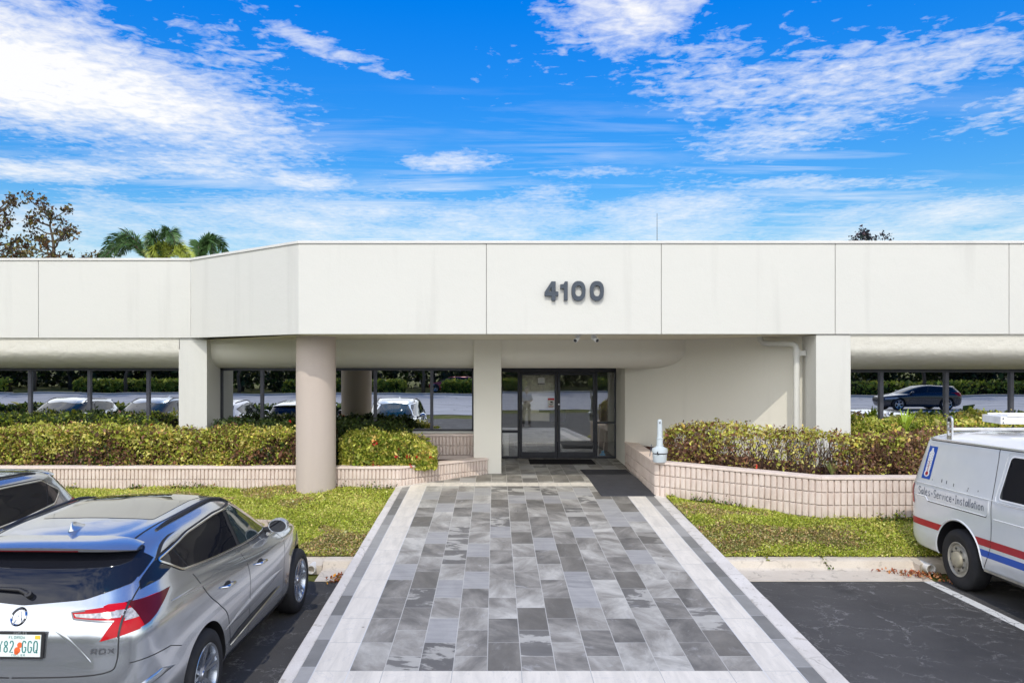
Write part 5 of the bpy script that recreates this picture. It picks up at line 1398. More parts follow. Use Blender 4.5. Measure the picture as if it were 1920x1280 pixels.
# ================================================================== VEGETATION
def leaves(name, C_, size, cols, par=None, mat='leaf', upb=.35, asp=.5, nrm=None, world=True, fold=.25, smat=None):
    """C_ (n,3) leaf centres; size (n,) lengths; cols (n,3). Each leaf is a folded diamond of two faces."""
    n = len(C_); C_ = np.asarray(C_, float)
    d = RNG.normal(size=(n, 3)); d[:, 2] += upb; d /= np.linalg.norm(d, axis=1)[:, None]
    r = RNG.normal(size=(n, 3))
    if nrm is not None: r = r*.55 + nrm
    u = np.cross(d, r); u /= np.linalg.norm(u, axis=1)[:, None]
    nn = np.cross(u, d)
    L = size[:, None]; W = L*asp
    V = np.empty((n, 4, 3))
    V[:, 0] = C_-d*L*.5; V[:, 1] = C_-u*W*.5+nn*W*fold; V[:, 2] = C_+d*L*.5; V[:, 3] = C_+u*W*.5+nn*W*fold
    off = Vector((0, 0, 0))
    if par is None:
        lo, hi = C_.min(0), C_.max(0); off = Vector(((lo[0]+hi[0])/2, (lo[1]+hi[1])/2, lo[2]))
    elif par.get('_world'): off = Vector(par.location)
    V -= np.array(off)
    me = bpy.data.meshes.new(name); me.vertices.add(n*4); me.vertices.foreach_set('co', V.reshape(-1))
    idx = np.arange(n)[:, None]*4; T = np.concatenate([idx+[0, 1, 2], idx+[0, 2, 3]], 1).reshape(-1)
    me.loops.add(n*6); me.loops.foreach_set('vertex_index', T.astype(np.int32))
    me.polygons.add(n*2); me.polygons.foreach_set('loop_start', (np.arange(n*2)*3).astype(np.int32)); me.polygons.foreach_set('loop_total', np.full(n*2, 3, np.int32))
    me.update(calc_edges=True)
    at = me.attributes.new('tone', 'FLOAT_COLOR', 'FACE'); c4 = np.ones((n*2, 4)); c4[:, :3] = np.repeat(cols, 2, axis=0); at.data.foreach_set('color', c4.reshape(-1))
    me.materials.append(M[mat]); o = bpy.data.objects.new(name, me); COL.objects.link(o)
    if par is not None: o.parent = par
    else: o.location = off
    return o
def pal(n, base, var=.25, hue=.12):
    base = np.array(base); k = RNG.integers(0, len(base), n); c = base[k]*(1+RNG.normal(size=(n, 1))*var)*(1+RNG.normal(size=(n, 3))*hue)
    return np.clip(c, .004, .9)
GRN = [g((150,160,58)), g((128,145,48)), g((175,178,78)), g((105,125,45))]
YEL = [g((208,206,96)), g((186,190,78)), g((226,218,130)), g((156,164,64)), g((222,194,106))]
MAR = [g((122,84,68)), g((145,102,80)), g((106,80,58)), g((170,132,104)), g((136,104,86))]
DGR = [g((52,72,34)), g((66,84,36)), g((40,58,30)), g((84,98,44))]
def vnoise(P_, s, seed=0):
    """cheap smooth value noise from sines"""
    x, y, z = (P_*s).T; r = 0
    for k, (a, b, c, ph) in enumerate([(1, .7, .4, 0), (.6, -1.1, .8, 2), (-1.3, .5, 1.2, 4), (2.1, 1.7, -.9, 1), (.4, 2.3, 1.9, 5)]):
        r = r+np.sin(a*x+b*y+c*z+ph+seed*1.7)/(1+.25*k)
    return r/2.6
def cpal(P_, base, scale=2.6, seed=0, var=.14, mixr=1.7):
    base = np.array(base); n = len(P_); q = vnoise(P_, scale, seed)*.38+vnoise(P_, scale*3.1, seed+3)*.35+RNG.normal(size=n)*mixr*.42
    k = np.clip(((q+1)/2*len(base)).astype(int), 0, len(base)-1)
    return np.clip(base[k]*(1+RNG.normal(size=(n, 1))*var)*(1+RNG.normal(size=(n, 3))*.05), .004, .9)
def hedge(label, path, hw, z0, z1, n, lsize, tops, lows, lowfrac=.5, sparse=0.0, flowers=0, name='hedge', group='clipped hedges in the planters', core=True, zprof=None):
    P_ = [Vector(p) for p in path]; t = wthing(name, label, 'hedge', (P_[0].x, P_[0].y, z0), group)
    L = np.array([(P_[i+1]-P_[i]).length for i in range(len(P_)-1)]); cum = np.concatenate([[0], np.cumsum(L)]); tot = cum[-1]
    def place(s, off):
        i = np.clip(np.searchsorted(cum, s, side='right')-1, 0, len(L)-1); f = (s-cum[i])/L[i]
        A = np.array([[p.x, p.y] for p in P_]); D = np.diff(A, axis=0)/L[:, None]; Nn = np.stack([D[:, 1], -D[:, 0]], 1)
        # blend normals near bends
        return A[i]+D[i]*(f*L[i])[:, None]+Nn[i]*off[:, None]
    H_ = z1-z0
    # surface samples on a rounded rectangle section; u<.46 front, <.72 top, <.8 back, rest inside
    m = int(n*1.25); s = RNG.uniform(0, tot, m); u = RNG.uniform(0, 1, m); off = np.empty(m); z = np.empty(m)
    fr = u < .56; tp = (u >= .56) & (u < .80); ins = u >= .80
    off[fr] = hw; z[fr] = RNG.uniform(0, 1, fr.sum())**.9
    off[tp] = RNG.uniform(-hw, hw, tp.sum()); z[tp] = 1
    off[ins] = RNG.uniform(-hw, hw, ins.sum())*.9; z[ins] = RNG.uniform(.1, 1, ins.sum())
    cor = (np.abs(off)/hw)**4*(z)**6; z = z*(1-.07*cor); off = off*(1-.07*cor)
    ends = np.minimum(s, tot-s); er = np.clip(ends/.35, 0, 1)**.5; off *= .55+.45*er; z *= .80+.20*er
    if zprof is not None: z *= np.interp(s, [q[0] for q in zprof], [q[1] for q in zprof])
    xy = place(s, off); Pn = np.stack([xy[:, 0], xy[:, 1], z0+z*H_], 1)
    bmp = vnoise(Pn, 2.3)*.06+vnoise(Pn, 5.0, 6)*.035+vnoise(Pn, 11.0, 3)*.03
    jit = RNG.normal(size=m)*.03-np.abs(RNG.normal(size=m))*.05
    nor = np.zeros((m, 3)); c2 = place(s, np.zeros(m)); dd = xy-c2; ln_ = np.linalg.norm(dd, axis=1)+1e-6
    nor[:, :2] = dd/ln_[:, None]; nor[tp] = (0, 0, 1); nor[:, 2] += .15
    Pn += nor*(bmp+jit)[:, None]
    stray = RNG.uniform(size=m) < .035; Pn[stray, 2] += np.abs(RNG.normal(size=stray.sum()))*.05*(z[stray] > .9)
    keep = Pn[:, 2] > z0+.01
    if sparse > 0:
        q = vnoise(Pn, 1.9, 7)+.35*vnoise(Pn, 6, 9); keep &= ~((q > .28-.3*sparse) & (RNG.uniform(size=m) < .55*sparse+.25) & (z < .86))
    gap = vnoise(Pn, 7.5, 12)+.6*vnoise(Pn, 15, 2); keep &= ~((gap > .62) & (RNG.uniform(size=m) < .75))
    Pn, z, nor = Pn[keep], z[keep], nor[keep]; m = len(Pn)
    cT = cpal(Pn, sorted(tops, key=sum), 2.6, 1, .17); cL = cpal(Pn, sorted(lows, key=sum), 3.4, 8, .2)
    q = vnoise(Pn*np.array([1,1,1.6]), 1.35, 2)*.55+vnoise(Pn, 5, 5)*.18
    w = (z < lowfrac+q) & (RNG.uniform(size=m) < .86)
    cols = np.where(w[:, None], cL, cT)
    sz = lsize*np.exp(RNG.normal(size=m)*.38)
    leaves('foliage', Pn, sz, cols, t, asp=.55, nrm=nor*.5)
    tw = MB()
    for _ in range(int(tot*(26+60*sparse))):
        s_ = np.array([random.uniform(.1, tot-.1)]); o_ = np.array([random.uniform(-hw*.7, hw*.8)]); b = place(s_, o_)[0]
        hh = H_*random.uniform(.6, .98)*(1 if zprof is None else float(np.interp(s_[0], [q_[0] for q_ in zprof], [q_[1] for q_ in zprof])))
        p = Vector((b[0], b[1], z0)); q_ = p+Vector((random.uniform(-.16, .16), random.uniform(-.14, .10), hh*.5)); r_ = q_+Vector((random.uniform(-.14, .14), random.uniform(-.12, .08), hh*.5))
        tw.tube([p, q_, r_], [.009, .006, .003], 4, cap=False)
        if sparse and random.random() < .8:
            k_ = q_+Vector((random.uniform(-.2, .2), random.uniform(-.15, .1), hh*.35)); tw.tube([q_, k_], [.005, .0025], 3, cap=False)
    part(tw, 'branches', 'twig', t)
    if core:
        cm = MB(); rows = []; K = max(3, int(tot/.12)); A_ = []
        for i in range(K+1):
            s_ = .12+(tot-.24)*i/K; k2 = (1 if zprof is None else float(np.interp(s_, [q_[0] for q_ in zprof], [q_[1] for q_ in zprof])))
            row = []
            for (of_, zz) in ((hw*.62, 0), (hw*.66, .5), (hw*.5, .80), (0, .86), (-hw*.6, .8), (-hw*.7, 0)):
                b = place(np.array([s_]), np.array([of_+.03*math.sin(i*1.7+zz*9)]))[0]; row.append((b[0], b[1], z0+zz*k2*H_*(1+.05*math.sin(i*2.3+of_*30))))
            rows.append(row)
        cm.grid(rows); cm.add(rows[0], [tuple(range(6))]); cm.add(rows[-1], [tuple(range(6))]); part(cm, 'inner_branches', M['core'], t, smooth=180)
    if flowers:
        F_ = []; 
        idx = RNG.choice(len(Pn), flowers, replace=False)
        for i in idx:
            for _ in range(5): F_.append(Pn[i]+np.array([0, -.05, .03])+RNG.normal(size=3)*.018)
        F_ = np.array(F_); leaves('blossom', F_, np.full(len(F_), .05), pal(len(F_), [g((210,45,50)), g((185,30,40)), g((225,90,80))], .1, .05), t, asp=.8)
    return t
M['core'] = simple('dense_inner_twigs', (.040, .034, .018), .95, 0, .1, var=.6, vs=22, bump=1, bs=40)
LZ = H(2.09)
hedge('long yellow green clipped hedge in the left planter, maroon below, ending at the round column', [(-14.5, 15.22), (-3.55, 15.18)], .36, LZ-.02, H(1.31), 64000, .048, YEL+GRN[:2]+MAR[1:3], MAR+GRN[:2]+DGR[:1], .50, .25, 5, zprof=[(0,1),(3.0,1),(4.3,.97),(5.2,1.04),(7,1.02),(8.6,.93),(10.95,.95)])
hedge('dark green hedge with red blossoms against the left window strip', [(-14.5, 16.15), (-6.9, 16.15)], .30, LZ, H(1.16), 12000, .062, DGR+GRN[:2], DGR+MAR[:2], .3, 0, 10)
hedge('dark shaded hedge under the windows behind the round column', [(-5.75, 15.82), (-1.55, 15.82)], .36, LZ, H(1.24), 15000, .060, DGR, DGR, .3, 0, 6, zprof=[(0,1),(3.2,1),(3.9,.9),(4.2,.65)])
hedge('sunlit rounded shrub with red blossoms between the round column and the entrance pier', [(-3.0, 15.12), (-1.12, 15.14)], .33, LZ-.02, H(1.46), 13000, .050, YEL+GRN, GRN+YEL[:2], .3, 0, 16, name='shrub', zprof=[(0,1),(1.2,1.0),(1.6,.86),(1.88,.62)])
hedge('patchy maroon and yellow hedge in the right planter, thin and twiggy in the middle', [(3.22, 14.32), (5.36, 12.60), (14, 12.58)], .34, H(1.88), H(1.19), 38000, .047, YEL+MAR[:3], MAR+[g((150,120,96)), g((128,100,70))]+YEL[:1], .68, .75, 5, core=False)
hedge('low green and yellow hedge against the right window strip', [(6.4, 13.92), (14, 13.92)], .26, H(1.88), H(1.06), 20000, .050, GRN+YEL, GRN+DGR, .35, 0, 5)
# bird-of-paradise-like bright young plant in front of the right windows
def spray(label, x, y, z, n, h, cols, name='young_plant'):
    t = wthing(name, label, 'plant', (x, y, z)); m_ = MB()
    for k in range(n):
        a = random.uniform(0, 6.28); tip = Vector((x+math.cos(a)*h*.5*random.uniform(.5, 1), y+math.sin(a)*h*.4*random.uniform(.5, 1), z+h*random.uniform(.7, 1.1))); b = Vector((x, y, z))
        mid = (b+tip)/2+Vector((0, 0, h*.12)); d = (tip-b).normalized(); s_ = d.cross(Vector((0, 0, 1))).normalized()*h*.07
        m_.add([b, mid-s_, mid+s_, tip], [(0, 1, 3, 2)])
    part(m_, 'leaf_blades', cols, t); return t
M['bright'] = simple('bright_leaf', g((150,175,50)), .5, var=.25); M['dull'] = simple('dull_leaf', g((120,128,70)), .5, var=.25)
spray('bright green young plant rising above the hedge at the right windows', PX(1697, 13.7), 13.7, H(1.30), 16, .42, 'bright')
spray('spiky grass like plant in the thin part of the right hedge', PX(1555, 12.45), 12.35, H(1.86), 30, .26, 'dull', 'spiky_plant')

# ground cover leaves on the two lawns
def lawn_leaves(label, fz, x0, x1, y0, y1, n, poly=None, bare=()):
    P2 = np.stack([RNG.uniform(x0, x1, n), RNG.uniform(y0, y1, n)], 1)
    q = np.stack([P2[:, 0], P2[:, 1], np.zeros(n)], 1); keep = np.ones(n, bool)
    if poly is not None: keep &= poly(P2)
    b = np.zeros(n)
    for (cx_, cy_, rx_, ry_) in bare: b = np.maximum(b, np.exp(-(((P2[:, 0]-cx_)/rx_)**2+((P2[:, 1]-cy_)/ry_)**2)))
    b = b+.30*np.clip(vnoise(q, 1.9, 4), 0, 1)
    keep &= RNG.uniform(size=n) > b*.62
    P2 = P2[keep]; q = q[keep]; b = b[keep]; m = len(P2)
    z = np.array([fz(a_, c_) for a_, c_ in P2])+.012+np.abs(RNG.normal(size=m))*.018*(1+.8*vnoise(q, 3.3))
    C_ = np.stack([P2[:, 0], P2[:, 1], z], 1)
    A_ = cpal(q, [g((150,160,54)), g((172,184,64)), g((190,200,80)), g((184,192,86)), g((208,212,104)), g((228,216,132))], 1.7, 5, .17) if True else pal(m, [g((200,204,84)), g((172,184,64)), g((216,216,108)), g((150,160,54)), g((228,216,132))], .22)
    B_ = pal(m, [g((196,176,118)), g((166,146,98)), g((215,192,138)), g((150,148,74))], .2)
    w = (vnoise(q, 1.1, 1)*.5+vnoise(q, 4, 2)*.3+b*.9) > .34
    cols = np.where(((w & (RNG.uniform(size=m) < .75)) | (RNG.uniform(size=m) < b*1.5-.25))[:, None], B_, A_)
    nr = np.zeros((m, 3)); nr[:, 2] = 1.0
    o = leaves('ground_cover', C_, .029*np.exp(RNG.normal(size=m)*.3), cols, None, asp=.6, nrm=nr, upb=.25)
    return tag(o, label, 'ground cover', kind='stuff')
def polyl(P2): return ~((P2[:, 0] > -1.80) & (P2[:, 1] < 14.55)) & ((P2[:, 1] < 14.58) | (P2[:, 0] > 1e9)) & (((P2[:, 0]+3.333)**2+(P2[:, 1]-14.45)**2) > .135)
lawn_leaves('green and straw coloured ground cover on the left bank', lawn_l, -9.5, -1.83, 11.0, 14.6, 150000, polyl, [(-2.4, 11.5, .4, .25)])
def polyr(P2):
    xw = np.where(P2[:, 0] < 5.06, 13.83-(P2[:, 0]-2.86)*(1.86/2.2), 11.97); return P2[:, 1] < xw-.01
lawn_leaves('green ground cover with a bare straw patch on the right bank', lawn_r, 3.03, 8.0, 10.98, 13.9, 110000, polyr, [(4.55, 11.5, .75, .24), (5.0, 11.35, .4, .15), (3.55, 11.2, .35, .14), (4.0, 12.3, .35, .15)])
# runners creeping over the kerb, fallen leaves
for (cx_, cy_, n_, lab) in ((5.75, 10.52, 150, 'dry orange leaves heaped at the kerb by the van wheel'), (-2.05, 10.36, 120, 'small heap of yellow and brown leaves at the kerb left of the ramp')):
    C_ = np.stack([cx_+RNG.normal(size=n_)*(.20 if cx_ > 0 else .09), cy_+RNG.normal(size=n_)*.10, .03+np.abs(RNG.normal(size=n_))*.015], 1)
    if cx_ > 0: C_[:, 1] -= (C_[:, 0]-cx_)*.45
    C_[:, 2] += np.where(C_[:, 1] < 10.32, -.02, 0)
    nr = np.zeros((n_, 3)); nr[:, 2] = 1
    tag(leaves('fallen_leaves', C_, .055*np.exp(RNG.normal(size=n_)*.25), pal(n_, [g((190,120,80)), g((160,90,60)), g((205,150,100)), g((120,70,50))] if cx_ > 0 else [g((200,150,40)), g((150,80,40)), g((90,50,40))], .15), None, asp=.5, nrm=nr), lab, 'fallen leaves', kind='stuff')
def runner(x, y, z, n, label):
    t = wthing('creeper', label, 'creeper', (x, y, z)); m_ = MB(); p = Vector((x, y, z)); L_ = []
    pts = [p]
    for k in range(n):
        p = p+Vector((random.uniform(-.03, .03), -.035, -.030 if p.y < 10.9 else -.002)); pts.append(p); L_ += [p+Vector((random.uniform(-.04, .04), random.uniform(-.02, .01), .012)) for _ in range(4)]
    m_.tube(pts, .004, 4); part(m_, 'stem', 'twig', t)
    L_ = np.array([tuple(v) for v in L_]); leaves('leaf_cluster', L_, np.full(len(L_), .038), pal(len(L_), DGR+GRN, .2), t, asp=.6)
runner(PX(1540, 10.9), 10.93, .17, 5, 'dark creeper hanging over the middle of the right kerb')
runner(PX(1433, 10.9), 10.92, .17, 2, 'tiny creeper tip hanging over the right kerb near the ramp')
# taller weeds against the foot of the planter walls
def weeds(label, pts, n, h):
    C_ = []
    for _ in range(n):
        i = random.randrange(len(pts)-1); f = random.random(); x = pts[i][0]+(pts[i+1][0]-pts[i][0])*f; y = pts[i][1]+(pts[i+1][1]-pts[i][1])*f
        if math.sin(x*5.3)+math.sin(x*2.1+1) < .2: continue
        hh = abs(random.gauss(0, h)); base = (lawn_l if x < 0 else lawn_r)(x, y)
        for k in range(3): C_.append((x+random.gauss(0, .03), y-.03-abs(random.gauss(0, .04)), base+.02+hh*random.random()))
    C_ = np.array(C_); tag(leaves('weeds', C_, .042*np.exp(RNG.normal(size=len(C_))*.25), pal(len(C_), DGR+GRN+[g((150,110,80))], .22), None, asp=.5, upb=.9), label, 'weeds', kind='stuff')
weeds('dark weeds growing up the foot of the left planter wall', [(-11, 14.56), (-1.85, 14.56)], 1100, .07)
weeds('dark weeds growing up the foot of the right planter wall', [(3.1, 13.6), (5.06, 11.93), (8, 11.93)], 800, .07)

# ---- trees
def limb(m_, a, b, r0, r1, n=5, w=.12):
    a, b = Vector(a), Vector(b); L_ = (b-a).length; pts = []; 
    for i in range(n+1):
        t = i/n; j = Vector((random.gauss(0, 1), random.gauss(0, 1), random.gauss(0, .6)))*L_*w*math.sin(math.pi*t)*.5; pts.append(a+(b-a)*t+j)
    m_.tube(pts, [r0+(r1-r0)*i/n for i in range(n+1)], 7); return pts
def tree(name, label, base, clumps, lsize, palette, trunk_r, density, group=None, twigs=True, hang=0.0, cat='tree'):
    """clumps: (x,y,z,rx,rz) in world metres"""
    t = wthing(name, label, cat, base, group); tr = MB(); br = MB(); P_ = []
    top = max(c[2] for c in clumps); bx, by, bz = base
    tp = limb(tr, base, (bx+.1, by, bz+(top-bz)*.55), trunk_r, trunk_r*.5, 7, .04); tp += limb(tr, tp[-1], (bx, by, bz+(top-bz)*.85), trunk_r*.5, trunk_r*.18, 6, .08)
    for c in clumps:
        cc = Vector(c[:3]); cand = [p for p in tp if p.z < cc.z-.1] or [tp[0]]; s_ = min(cand, key=lambda p: (p-cc).length+abs(cc.z-p.z-.6)*.3)
        pl_ = limb(br, s_, cc, trunk_r*.22, trunk_r*.07, 5, .10)
        for _ in range(4 if twigs else 1):
            e = cc+Vector((random.gauss(0, c[3]*.6), random.gauss(0, c[3]*.6), random.gauss(0, c[4]*.6))); limb(br, random.choice(pl_[2:]), e, trunk_r*.05, trunk_r*.02, 3, .15)
            P_ += [e+Vector((random.gauss(0, .12), random.gauss(0, .12), random.gauss(0, .12))) for _ in range(int(density*.5 if twigs else density*5))]
        n = int(density*c[3]*c[4]*26*(.45 if twigs else 1))
        # leaves gather into small tufts with air between them
        tufts = [cc+Vector((random.gauss(0, c[3]*.52), random.gauss(0, c[3]*.52), random.gauss(0, c[4]*.50))) for _ in range(max(3, n//7))]
        for q in tufts: P_ += [q+Vector((random.gauss(0, lsize*.9), random.gauss(0, lsize*.9), random.gauss(0, lsize*.75)-hang)) for _ in range(7)]
    part(tr, 'trunk', 'bark', t, smooth=180); part(br, 'branches', 'bark', t, smooth=180)
    A_ = np.array([tuple(p) for p in P_]); leaves('crown', A_, lsize*np.exp(RNG.normal(size=len(A_))*.3), pal(len(A_), palette, .28), t, asp=.75, upb=-.1)
    return t
def sky(px, py, Y): return (PX(px, Y), Y, CZ+(675-py)/F*Y)
AUT = [g((98,72,50)), g((80,62,50)), g((70,62,48)), g((130,104,52)), g((118,112,48)), g((78,76,60))]
OLV = [g((135,120,50)), g((120,112,50)), g((96,92,42)), g((150,120,60))]
def clumps(lst, Y):
    out = []
    for (px, py, r) in lst:
        x, y, z = sky(px, py, Y); out.append((x, Y+random.gauss(0, .5), z, r/F*Y, r/F*Y*.9))
    return out
tree('autumn_tree', 'tree with thin brown autumn leaves behind the roof, between the left edge and the palms', sky(95, 640, 31), clumps([(64,372,5),(78,378,6),(92,380,4),(66,398,11),(54,408,7),(86,392,7),(60,425,7),(76,416,8),(90,425,9),(106,410,8),(118,420,9),(108,436,9),(128,430,7),(138,446,6),(143,437,4),(54,440,7),(72,447,8),(88,455,9),(104,462,9),(74,470,10),(118,474,6),(96,480,10),(120,484,5),(54,482,10),(60,462,7)], 31), .12, AUT, .16, 12, None)
tree('autumn_tree', 'tree with brown leaves cut off by the left edge of the picture', sky(-12, 640, 30), clumps([(12,366,7),(20,378,5),(2,372,7),(6,398,6),(0,412,8),(16,428,9),(26,432,8),(10,442,9),(30,448,7),(4,460,10),(22,464,8),(36,474,8),(10,482,10),(-14,440,16),(-16,410,12),(-20,470,20)], 30), .12, AUT, .18, 12, None)
tree('low_tree', 'low olive coloured tree top just above the parapet at far left', sky(60, 640, 34), clumps([(24,478,9),(44,474,8),(62,478,8),(80,476,7),(96,479,6),(36,484,8),(66,485,9)], 34), .10, OLV, .12, 16, None)
tree('low_tree', 'tiny brown tree top peeping over the parapet left of the palms', sky(178, 640, 36), clumps([(168,480,4),(180,478,4),(193,480,4),(176,485,5),(205,484,5)], 36), .11, AUT, .10, 12, None)
tree('small_tree', 'small dark tree top above the roof at the right', sky(1625, 640, 36), clumps([(1629,431,2.5),(1623,438,3),(1633,437,2.5),(1612,445,2.5),(1621,448,2.5),(1638,446,2)], 36), .13, [g((50,45,55)), g((70,55,60)), g((40,55,60))], .09, 11, None)
tree('small_tree', 'bare twig beside the small tree top above the roof', sky(1653, 640, 36), [(PX(1657, 36), 36, CZ+(675-438)/F*36, .08, .16), (PX(1662, 36), 36, CZ+(675-446)/F*36, .05, .1)], .10, [g((50,45,55))], .06, 5, None)

# palms: arching feathered fronds
def palm(label, px, pyc, Y, fronds):
    x, y, z = sky(px, pyc, Y); t = wthing('palm_tree', label, 'palm tree', (x, y, -.03), 'palms behind the roof')
    m_ = MB(); m_.tube([(x+.15, y, -.03), (x+.05, y, z*.5), (x, y, z-.3)], [.16, .13, .11], 12); part(m_, 'trunk', 'bark', t, smooth=180)
    for (tx, ty, peak, col) in fronds:   # tip pixel, peak height above the straight line, palette
        tip = Vector(sky(tx, ty, Y))+Vector((0, random.uniform(-.8, .8), 0)); a = Vector((x, y, z)); st = MB(); C0 = []; n = 26; pts = []
        for i in range(n+1):
            u = i/n; p = a+(tip-a)*u; p.z += peak*4*u*(1-u)*(1-.25*u); pts.append(p)
        L_ = sum((pts[i+1]-pts[i]).length for i in range(n))
        f = bpy.data.objects.new('frond', None)
        st.tube(pts, [.03*(1-.8*i/n)+.004 for i in range(n+1)], 5)
        lv = MB()
        for i in range(2, n+1):
            for rep in range(8):
                p = pts[i-1]+(pts[i]-pts[i-1])*random.random(); d = (pts[i]-pts[i-1]).normalized(); s_ = d.cross(Vector((0, 0, 1))); s_ = s_.normalized() if s_.length > .05 else Vector((1, 0, 0)); up = s_.cross(d).normalized()
                for sd in (-1, 1):
                    ln_ = .56*(math.sin(math.pi*min(.97, .12+.86*i/n))**.6)*random.uniform(.8, 1.1); aa = random.uniform(-1.1, 1.1)
                    dr = (s_*sd*math.cos(aa)+up*math.sin(aa)*.8+d*.75).normalized()
                    e = p+dr*ln_; e.z -= ln_*.20; md_ = p+dr*ln_*.5; md_.z += .02; wv = d.cross(dr); wv = wv.normalized()*.02 if wv.length > .01 else Vector((0, 0, .024))
                    wv2 = dr.cross(wv).normalized()*.022
                    lv.add([p, md_-wv2, e, md_+wv2], [(0, 1, 2, 3)])
        fr_ = part(st, 'frond_stem', 'bark', t); part(lv, 'leaflets', col, fr_, loc=tuple(t.location))
M['palmdark'] = simple('palm_leaf_dark', g((78,108,60)), .45, var=.4, vs=3); M['palmyel'] = simple('palm_leaf_yellow', g((150,160,66)), .45, var=.4, vs=3)
palm('palm with dark arching fronds, leftmost of the palms behind the roof', 278, 492, 33, [(190, 490, 1.3, 'palmdark'), (200, 506, 1.05, 'palmdark'), (210, 478, .95, 'palmdark')])
palm('palm with yellow green fronds in the middle of the palms behind the roof', 305, 496, 31, [(352, 484, .80, 'palmyel'), (284, 470, .95, 'palmdark'), (338, 462, 1.0, 'palmdark'), (368, 492, .6, 'palmyel'), (290, 486, .62, 'palmyel')])
palm('single dark palm frond crown, rightmost of the palms behind the roof', 372, 500, 32, [(414, 474, 1.0, 'palmdark'), (405, 490, 1.05, 'palmdark'), (396, 446, .5, 'palmdark'), (372, 456, .3, 'palmdark')])

# ---- what the windows mirror: hedges, a belt of trees beyond the driveway
for (x0, x1, lab) in ((-62, -44, 'first clipped hedge beyond the driveway'), (-38, -24, 'clipped hedge beyond the driveway, second from the left window edge'), (-19, -8, 'clipped hedge beyond the driveway mirrored left of the column'), (-4.5, 3, 'clipped hedge in front of the red sedan beyond the driveway'), (9, 22, 'clipped hedge beyond the driveway mirrored in the doors'), (28, 60, 'long clipped hedge beyond the driveway mirrored in the right windows')):
    hedge(lab+', mirrored in the glass', [(x1, -37.2), (x0, -37.2)], .8, .0, 1.15, 3500, .26, GRN+YEL[:2], DGR+GRN, .4, 0, 0, group='hedges beyond the driveway')
hedge('low hedge on the median behind the bays, mirrored under the left windows', [(-7, -7.5), (-40, -7.5)], .8, .1, .62, 5000, .2, DGR+GRN, DGR+MAR, .4, 0, 0, group='median hedges', name='hedge')
hedge('low hedge on the median behind the bays, mirrored under the right windows', [(50, -7.5), (9.5, -7.5)], .8, .1, .5, 5000, .2, DGR+GRN, DGR+MAR, .4, 0, 0, group='median hedges', name='hedge')
WD = [g((58,72,36)), g((44,56,30)), g((74,88,40)), g((36,44,26))]
protos = []
for k in range(3):
    cl = []
    for _ in range(20):
        a = random.uniform(0, 6.28); r_ = random.uniform(0, 3.2); zz = random.uniform(2.0, 8.0); cl.append((r_*math.cos(a), -44+r_*math.sin(a)*.7, zz, 1.3, 1.1))
    for _ in range(10): cl.append((random.uniform(-3.2, 3.2), -44+random.uniform(-1, 1), random.uniform(.7, 2.2), 1.1, .7))
    protos.append(tree('broadleaf_tree', 'broadleaf tree of the dark belt beyond the driveway, mirrored in the glass', (0, -44, -.03), cl, .34, WD, .22, 2.6, 'tree belt beyond the driveway', twigs=False))
def copy_tree(o, parent=None):
    c = o.copy(); COL.objects.link(c); c.parent = parent
    for ch in list(o.children): copy_tree(ch, c)
    return c
xs = [-74+6.1*i for i in range(26)]; side = []
for i, xx in enumerate(xs):
    o = protos[i % 3] if i < 3 else copy_tree(protos[i % 3])
    o.location = (xx+random.uniform(-1.2, 1.2), -45+random.uniform(-2.0, 2.5), -.03); o.rotation_euler = (0, 0, random.uniform(0, 6)); o.scale = (1.15, 1.15, random.uniform(.9, 1.2))
    near = 'left' if xx < -20 else ('middle' if xx < 20 else 'right')
    o['label'] = 'broadleaf tree in the %s of the dark belt beyond the driveway, mirrored in the glass' % near

# slender street trees on the far kerb: bare trunks, high crowns, shadows across the driveway
cl = [(random.uniform(-2.2, 2.2), -36+random.uniform(-2, 2), random.uniform(4.6, 8.2), 1.0, .8) for _ in range(16)]
sp = tree('street_tree', 'slender street tree on the far kerb', (0, -36, -.03), cl, .30, GRN+DGR, .17, 2.0, 'street trees on the far kerb', twigs=False)
where = ['at the far left of the left windows', 'in the left windows', 'between the mirrored hedges of the left windows', 'left of the column', 'beside the mirrored column', 'near the mirrored red sedan', 'in the door glass', 'in the right windows near the pier', 'at the right edge of the right windows']
for i, xx in enumerate([-41, -33, -22.5, -14.5, -6.3, 4.5, 12.5, 24, 36]):
    o = sp if i == 0 else copy_tree(sp)
    o.location = (xx, -35.4+random.uniform(-.5, .3), -.03); o.rotation_euler = (0, 0, random.uniform(0, 6)); o.scale = (1, 1, random.uniform(.9, 1.15)); o['label'] = 'slender street tree on the far kerb, mirrored %s' % where[i]
# dark wood far behind the tree belt
n_ = 16000; C_ = np.stack([RNG.uniform(-95, 105, n_), RNG.uniform(-54, -49, n_), RNG.uniform(-.1, 6.5, n_)], 1)
C_[:, 2] += vnoise(C_*np.array([1, 1, 0]), .35)*1.2*(C_[:, 2]/6.5)
tag(leaves('far_wood', C_, .75*np.exp(RNG.normal(size=n_)*.25), pal(n_, WD, .25), None, asp=.8), 'dark wood far behind the tree belt, mirrored in the glass', 'wood', kind='stuff')
